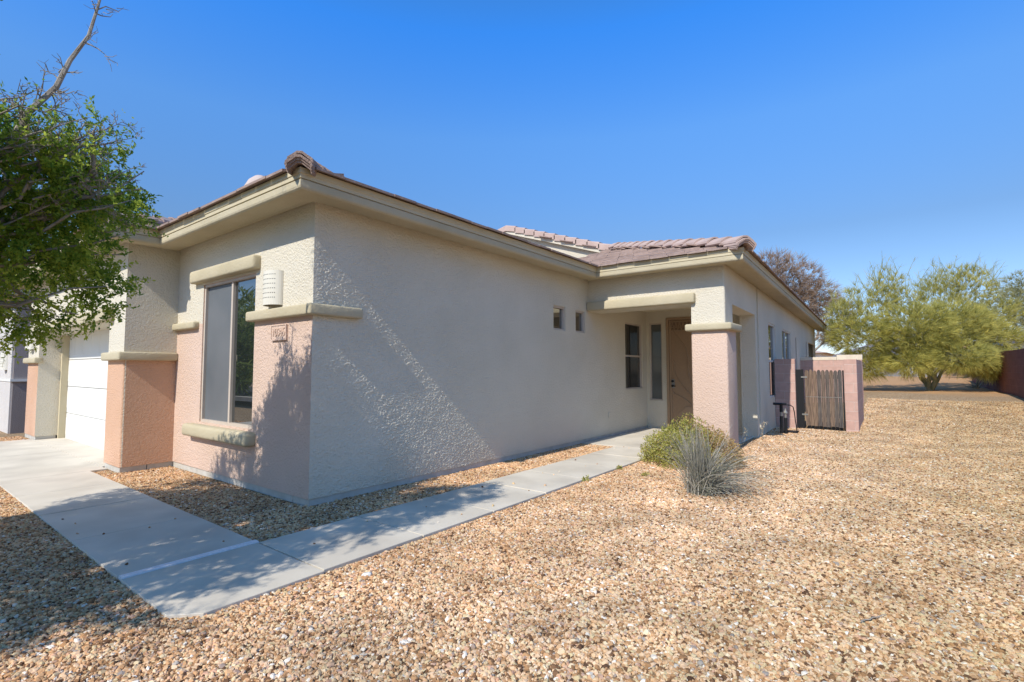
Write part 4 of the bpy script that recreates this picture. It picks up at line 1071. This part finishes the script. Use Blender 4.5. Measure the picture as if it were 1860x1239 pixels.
# ------------------------------------------------------------------ gravel: every stone is real (scattered by geometry nodes)
def gravel():
    mb = MB(); dens = []
    def blocked(x, y):
        if 1.05 < x < 1.94 and 3.13 < y < 8.4: return True
        if 1.19 < x < 8.05 and 2.995 < y < 3.9: return True
        if 1.1 < x < 1.3 and 3.1 < y < 3.3: return True
        if x >= 8.0 and 2.94 < y and x < 11: return True
        if x > 2.74 and y > 4.57: return True
        if x > 2.14 and y > 7.97: return True
        if x < 2.2 and 8.34 < y < 13.06: return True
        if x > 8.25 and y > 2.12 + (x-8.28)*.035: return True
        if x > SX and .8 < y < 3: return True
        return False
    x = -2.0
    def cell(x, y, s):
        if blocked(x+s/2, y+s/2):
            if y < 6.2 and ((1.08 < x < 1.80 and y > 3.95) or (1.3 < x < 7.9 and 3.03 < y < 3.75)):
                mb.face([(x,y,.003),(x+s,y,.003),(x+s,y+s,.003),(x,y+s,.003)]); dens.append(.0004 + (.0022 if (y < 3.1 or x < 1.15) else 0))
            return
        D = Vector((x+s/2, y+s/2, 0)); a = D.dot(Dv); l = abs(D.dot(Rv))
        if a < .9 or l > a*1.22 + 1.6 or y < RET_Y+.25: return
        dd = D.length
        k = 1. if dd < 5 else (.9 if dd < 8 else max(.12, .9*(8/dd)**1.2))
        mb.face([(x,y,gz(x,y)+.003),(x+s,y,gz(x+s,y)+.003),(x+s,y+s,gz(x+s,y+s)+.003),(x,y+s,gz(x,y+s)+.003)]); dens.append(k)
    s = .1
    y = -3.0
    while y < 14.2:
        x = -1.
        while x < 19.5:
            cell(x, y, s); x += s
        y += s
    me = bpy.data.meshes.new('gravel'); me.from_pydata(mb.v, [], mb.f)
    a = me.attributes.new('dens', 'FLOAT', 'FACE'); a.data.foreach_set('value', dens)
    o_ = bpy.data.objects.new('gravel', me); COL.objects.link(o_)
    # stone colour
    m = bpy.data.materials.new('gravel_stone'); m.use_nodes = True; nt = m.node_tree; N = nt.nodes; L = nt.links
    bs = N['Principled BSDF']; bs.inputs['Roughness'].default_value = .95; bs.inputs['Specular IOR Level'].default_value = .12
    oi = N.new('ShaderNodeObjectInfo'); r1 = N.new('ShaderNodeValToRGB'); cr = r1.color_ramp; cr.interpolation = 'LINEAR'
    cr.elements[0].position = 0; cr.elements[0].color = (.10,.055,.035,1); cr.elements[1].position = 1; cr.elements[1].color = (.86,.80,.72,1)
    for p_, c in ((.08,(.22,.12,.065,1)),(.18,(.42,.235,.115,1)),(.32,(.58,.345,.185,1)),(.5,(.70,.465,.275,1)),(.64,(.74,.53,.36,1)),(.76,(.60,.47,.27,1)),(.84,(.80,.64,.44,1)),(.90,(.62,.36,.24,1)),(.95,(.30,.27,.25,1)),(.97,(.80,.72,.62,1))):
        e_ = cr.elements.new(p_); e_.color = c
    L.new(oi.outputs['Random'], r1.inputs[0])
    # broad drift of colour over the yard: pinker to the left, more olive to the right
    sp = N.new('ShaderNodeSeparateXYZ'); L.new(oi.outputs['Location'], sp.inputs[0])
    nn = N.new('ShaderNodeTexNoise'); nn.inputs['Scale'].default_value = .7; nn.inputs['Detail'].default_value = 4; L.new(oi.outputs['Location'], nn.inputs['Vector'])
    ma = N.new('ShaderNodeMath'); ma.operation = 'MULTIPLY_ADD'; L.new(nn.outputs['Fac'], ma.inputs[0]); ma.inputs[1].default_value = 3.; L.new(sp.outputs[1], ma.inputs[2])
    mr = N.new('ShaderNodeMapRange'); mr.inputs[1].default_value = 3.4; mr.inputs[2].default_value = .6; L.new(ma.outputs[0], mr.inputs[0])
    tr = N.new('ShaderNodeMix'); tr.data_type = 'RGBA'; tr.blend_type = 'MULTIPLY'; L.new(mr.outputs[0], tr.inputs[0]); L.new(r1.outputs[0], tr.inputs[6]); tr.inputs[7].default_value = (.78,.77,.66,1)
    n2 = N.new('ShaderNodeTexNoise'); n2.inputs['Scale'].default_value = 1.7; n2.inputs['Detail'].default_value = 5; n2.inputs['Roughness'].default_value = .6; L.new(oi.outputs['Location'], n2.inputs['Vector'])
    m3 = N.new('ShaderNodeMapRange'); m3.inputs[1].default_value = .3; m3.inputs[2].default_value = .7; m3.inputs[3].default_value = .66; m3.inputs[4].default_value = 1.18; L.new(n2.outputs['Fac'], m3.inputs[0])
    t3 = N.new('ShaderNodeMix'); t3.data_type = 'RGBA'; t3.blend_type = 'MULTIPLY'; t3.inputs[0].default_value = 1; L.new(tr.outputs[2], t3.inputs[6]); L.new(m3.outputs[0], t3.inputs[7])
    m4 = N.new('ShaderNodeMapRange'); m4.inputs[1].default_value = 2.6; m4.inputs[2].default_value = 5.2; L.new(ma.outputs[0], m4.inputs[0])
    t4 = N.new('ShaderNodeMix'); t4.data_type = 'RGBA'; t4.blend_type = 'MULTIPLY'; L.new(m4.outputs[0], t4.inputs[0]); L.new(t3.outputs[2], t4.inputs[6]); t4.inputs[7].default_value = (1.0,.92,.82,1)
    L.new(t4.outputs[2], bs.inputs['Base Color'])
    tree = bpy.data.node_groups.new('gravel_scatter', 'GeometryNodeTree')
    tree.interface.new_socket('Geometry', in_out='INPUT', socket_type='NodeSocketGeometry'); tree.interface.new_socket('Geometry', in_out='OUTPUT', socket_type='NodeSocketGeometry')
    N = tree.nodes; L = tree.links
    gi = N.new('NodeGroupInput'); go = N.new('NodeGroupOutput')
    dp = N.new('GeometryNodeDistributePointsOnFaces'); dp.distribute_method = 'RANDOM'
    at_ = N.new('GeometryNodeInputNamedAttribute'); at_.data_type = 'FLOAT'; at_.inputs['Name'].default_value = 'dens'
    mu = N.new('ShaderNodeMath'); mu.operation = 'MULTIPLY'; L.new(at_.outputs[0], mu.inputs[0]); mu.inputs[1].default_value = GRAVEL_DENSITY
    L.new(gi.outputs[0], dp.inputs['Mesh']); L.new(mu.outputs[0], dp.inputs['Density'])
    jn = N.new('GeometryNodeGeometryToInstance')
    for k in range(5):
        ic = N.new('GeometryNodeMeshIcoSphere'); ic.inputs['Radius'].default_value = 1; ic.inputs['Subdivisions'].default_value = 2 if k < 2 else 1
        pos = N.new('GeometryNodeInputPosition'); nz = N.new('ShaderNodeTexNoise'); nz.noise_dimensions = '4D'; nz.inputs['W'].default_value = k*3.7; nz.inputs['Scale'].default_value = .9
        L.new(pos.outputs[0], nz.inputs['Vector'])
        sb = N.new('ShaderNodeVectorMath'); sb.operation = 'SUBTRACT'; L.new(nz.outputs['Color'], sb.inputs[0]); sb.inputs[1].default_value = (.5,.5,.5)
        ms = N.new('ShaderNodeVectorMath'); ms.operation = 'SCALE'; L.new(sb.outputs[0], ms.inputs[0]); ms.inputs['Scale'].default_value = 1.9
        st = N.new('GeometryNodeSetPosition'); L.new(ic.outputs['Mesh'], st.inputs['Geometry']); L.new(ms.outputs[0], st.inputs['Offset'])
        sm = N.new('GeometryNodeSetMaterial'); sm.inputs['Material'].default_value = m; L.new(st.outputs[0], sm.inputs['Geometry'])
        L.new(sm.outputs[0], jn.inputs[0])
    ip = N.new('GeometryNodeInstanceOnPoints'); L.new(dp.outputs['Points'], ip.inputs['Points']); L.new(jn.outputs[0], ip.inputs['Instance']); ip.inputs['Pick Instance'].default_value = True
    rv = N.new('FunctionNodeRandomValue'); rv.data_type = 'FLOAT_VECTOR'; rv.inputs[0].default_value = (-.5,-.5,-3.14); rv.inputs[1].default_value = (.5,.5,3.14); rv.inputs['Seed'].default_value = 1
    L.new(rv.outputs[0], ip.inputs['Rotation'])
    rs = N.new('FunctionNodeRandomValue'); rs.data_type = 'FLOAT_VECTOR'; rs.inputs[0].default_value = (.0075,.006,.005); rs.inputs[1].default_value = (.0165,.0125,.0105); rs.inputs['Seed'].default_value = 2
    rk = N.new('FunctionNodeRandomValue'); rk.data_type = 'FLOAT'; rk.inputs[2].default_value = 0; rk.inputs[3].default_value = 1; rk.inputs['Seed'].default_value = 5
    pw_ = N.new('ShaderNodeMath'); pw_.operation = 'POWER'; L.new(rk.outputs[1], pw_.inputs[0]); pw_.inputs[1].default_value = 4
    ma_ = N.new('ShaderNodeMath'); ma_.operation = 'MULTIPLY_ADD'; L.new(pw_.outputs[0], ma_.inputs[0]); ma_.inputs[1].default_value = .8; ma_.inputs[2].default_value = .74
    sv_ = N.new('ShaderNodeVectorMath'); sv_.operation = 'SCALE'; L.new(rs.outputs[0], sv_.inputs[0]); L.new(ma_.outputs[0], sv_.inputs['Scale'])
    L.new(sv_.outputs[0], ip.inputs['Scale'])
    L.new(ip.outputs['Instances'], go.inputs[0])
    md = o_.modifiers.new('scatter', 'NODES'); md.node_group = tree
    tag(o_, 'tan and pink crushed stone gravel covering the yard', None, None, 'stuff')
GRAVEL_DENSITY = 7000
gravel()

# ------------------------------------------------------------------ things beyond the yard
def car(x, y, z, rz):
    t_ = empty('parked_car', (x, y, z)); tag(t_, 'dark parked car seen over the red brown wall below the palo verde', 'car')
    Mb = mat('car_paint', (.05,.06,.08), rough=.25, spec=.5)
    c_, s_ = math.cos(rz), math.sin(rz); Tm = lambda a, b_, c2: (x + a*c_ - b_*s_, y + a*s_ + b_*c_, z + c2)
    prof = [(-2.2,.45),(-2.25,.75),(-2.1,.92),(-1.2,.98),(1.5,.98),(2.1,.92),(2.25,.7),(2.2,.4)]
    b = MB(); b.prism([Tm(a, -.85, h_) for a, h_ in prof], Vector(Tm(0,.85,0))-Vector(Tm(0,-.85,0))); b.build('body', Mb, t_, bevel=.05, seg=2)
    cab = [(-1.15,.97),(-.45,1.42),(.0,1.48),(.9,1.46),(1.75,.97)]
    b = MB(); b.prism([Tm(a, -.70, h_-.0) for a, h_ in cab], Vector(Tm(0,.70,0))-Vector(Tm(0,-.70,0))); b.build('cabin_glass', M['glass'], t_, bevel=.04, seg=2)
    b = MB(); b.prism([Tm(a, -.66, h_) for a, h_ in [(-.45,1.455),(.0,1.50),(.9,1.485),(.9,1.515),(.0,1.535),(-.45,1.475)]], Vector(Tm(0,.66,0))-Vector(Tm(0,-.66,0))); b.build('roof', M['white'], t_)
    for a in (-1.35, 1.35):
        for sd_ in (-.86, .66):
            b = MB(); b.tube([Tm(a, sd_, .33), Tm(a, sd_+.2, .33)], .33, 18); b.build('wheel', M['black'], t_)
car(38.5, -4.25, 1.47, rad(-40))
# distant house beyond the back wall
dh = empty('distant_house', (52, 9, .5)); tag(dh, 'low white walled house with a pink roof far behind the gate', 'house')
b = MB(); b.box(50, 60, 5.2, 13, .3, 2.75); b.build('wall', M['white'], dh)
b = MB(); z = 2.76; rp = [(49.5,4.7,z),(60.5,4.7,z),(60.5,13.5,z),(49.5,13.5,z)]; tp = [(53.5,9,3.7),(56.5,9,3.7)]
b.face([rp[0],rp[1],tp[1],tp[0]]); b.face([rp[1],rp[2],tp[1]]); b.face([rp[2],rp[3],tp[0],tp[1]]); b.face([rp[3],rp[0],tp[0]]); b.face(rp[::-1]); b.build('roof', M['cap'], dh)
b = MB(); b.box(49.96, 49.998, 6.2, 7.4, 1.3, 2.3); b.build('window', M['glassd'], dh)
# far mountains
hm = MB(); n_ = 60; hr = random.Random(4)
for k in range(n_+1):
    a = rad(-75 + 150*k/n_); R0 = 700; hgt = 34 + 16*math.sin(k*.7) + 10*math.sin(k*1.9+1) + hr.uniform(-3,3)
    hm.v += [(R0*math.cos(a), R0*math.sin(a), -3), ((R0+140)*math.cos(a), (R0+140)*math.sin(a), max(8, hgt)), ((R0+320)*math.cos(a), (R0+320)*math.sin(a), -3)]
for k in range(n_):
    for q in (0, 1): hm.f.append((3*k+q, 3*k+3+q, 3*k+4+q, 3*k+1+q)); hm.m.append(0)
tag(hm.build('hills', M['hill']), 'distant mountains', kind='structure')
# street side, seen only as the reflection in the front window: road, lawn strip and trees
b = MB(); b.face([(-13,-60,.0),(-5.4,-60,.0),(-5.4,90,.0),(-13,90,.0)])
tag(b.build('road', mat('asphalt', (.055,.055,.058), (.075,.075,.078), 3., .9)), 'asphalt street in front of the house', kind='structure')
b = MB(); b.box(-5.4, -5.15, -60, 90, -.1, .09)
tag(b.build('kerb', M['concrete']), 'concrete kerb along the street', kind='structure')
for k, (x, y, h_, lb) in enumerate(((-8.4,31,6.2,'tall green tree mirrored in the middle of the front window'),(-11.5,37,6.8,'taller green tree farther back in the window reflection'),(-6.5,27.,4.6,'low green tree nearest in the window reflection'),(-12.5,27.5,5.4,'green tree at the left of the window reflection'))):
    strand_tree('street_tree', lb, (x, y, -.05),
        [((x,y,h_*.62),(2.2,2.4,h_*.34),200,.2),((x+.8,y+1,h_*.35),(1.8,1.8,h_*.30),160,0),((x+1,y-1,h_*.34),(1.8,1.8,h_*.28),160,0)], M['far'], M['bark'], 80+k, .10, (.4,.8), .1, .2, 2, leafy=14, per=5)
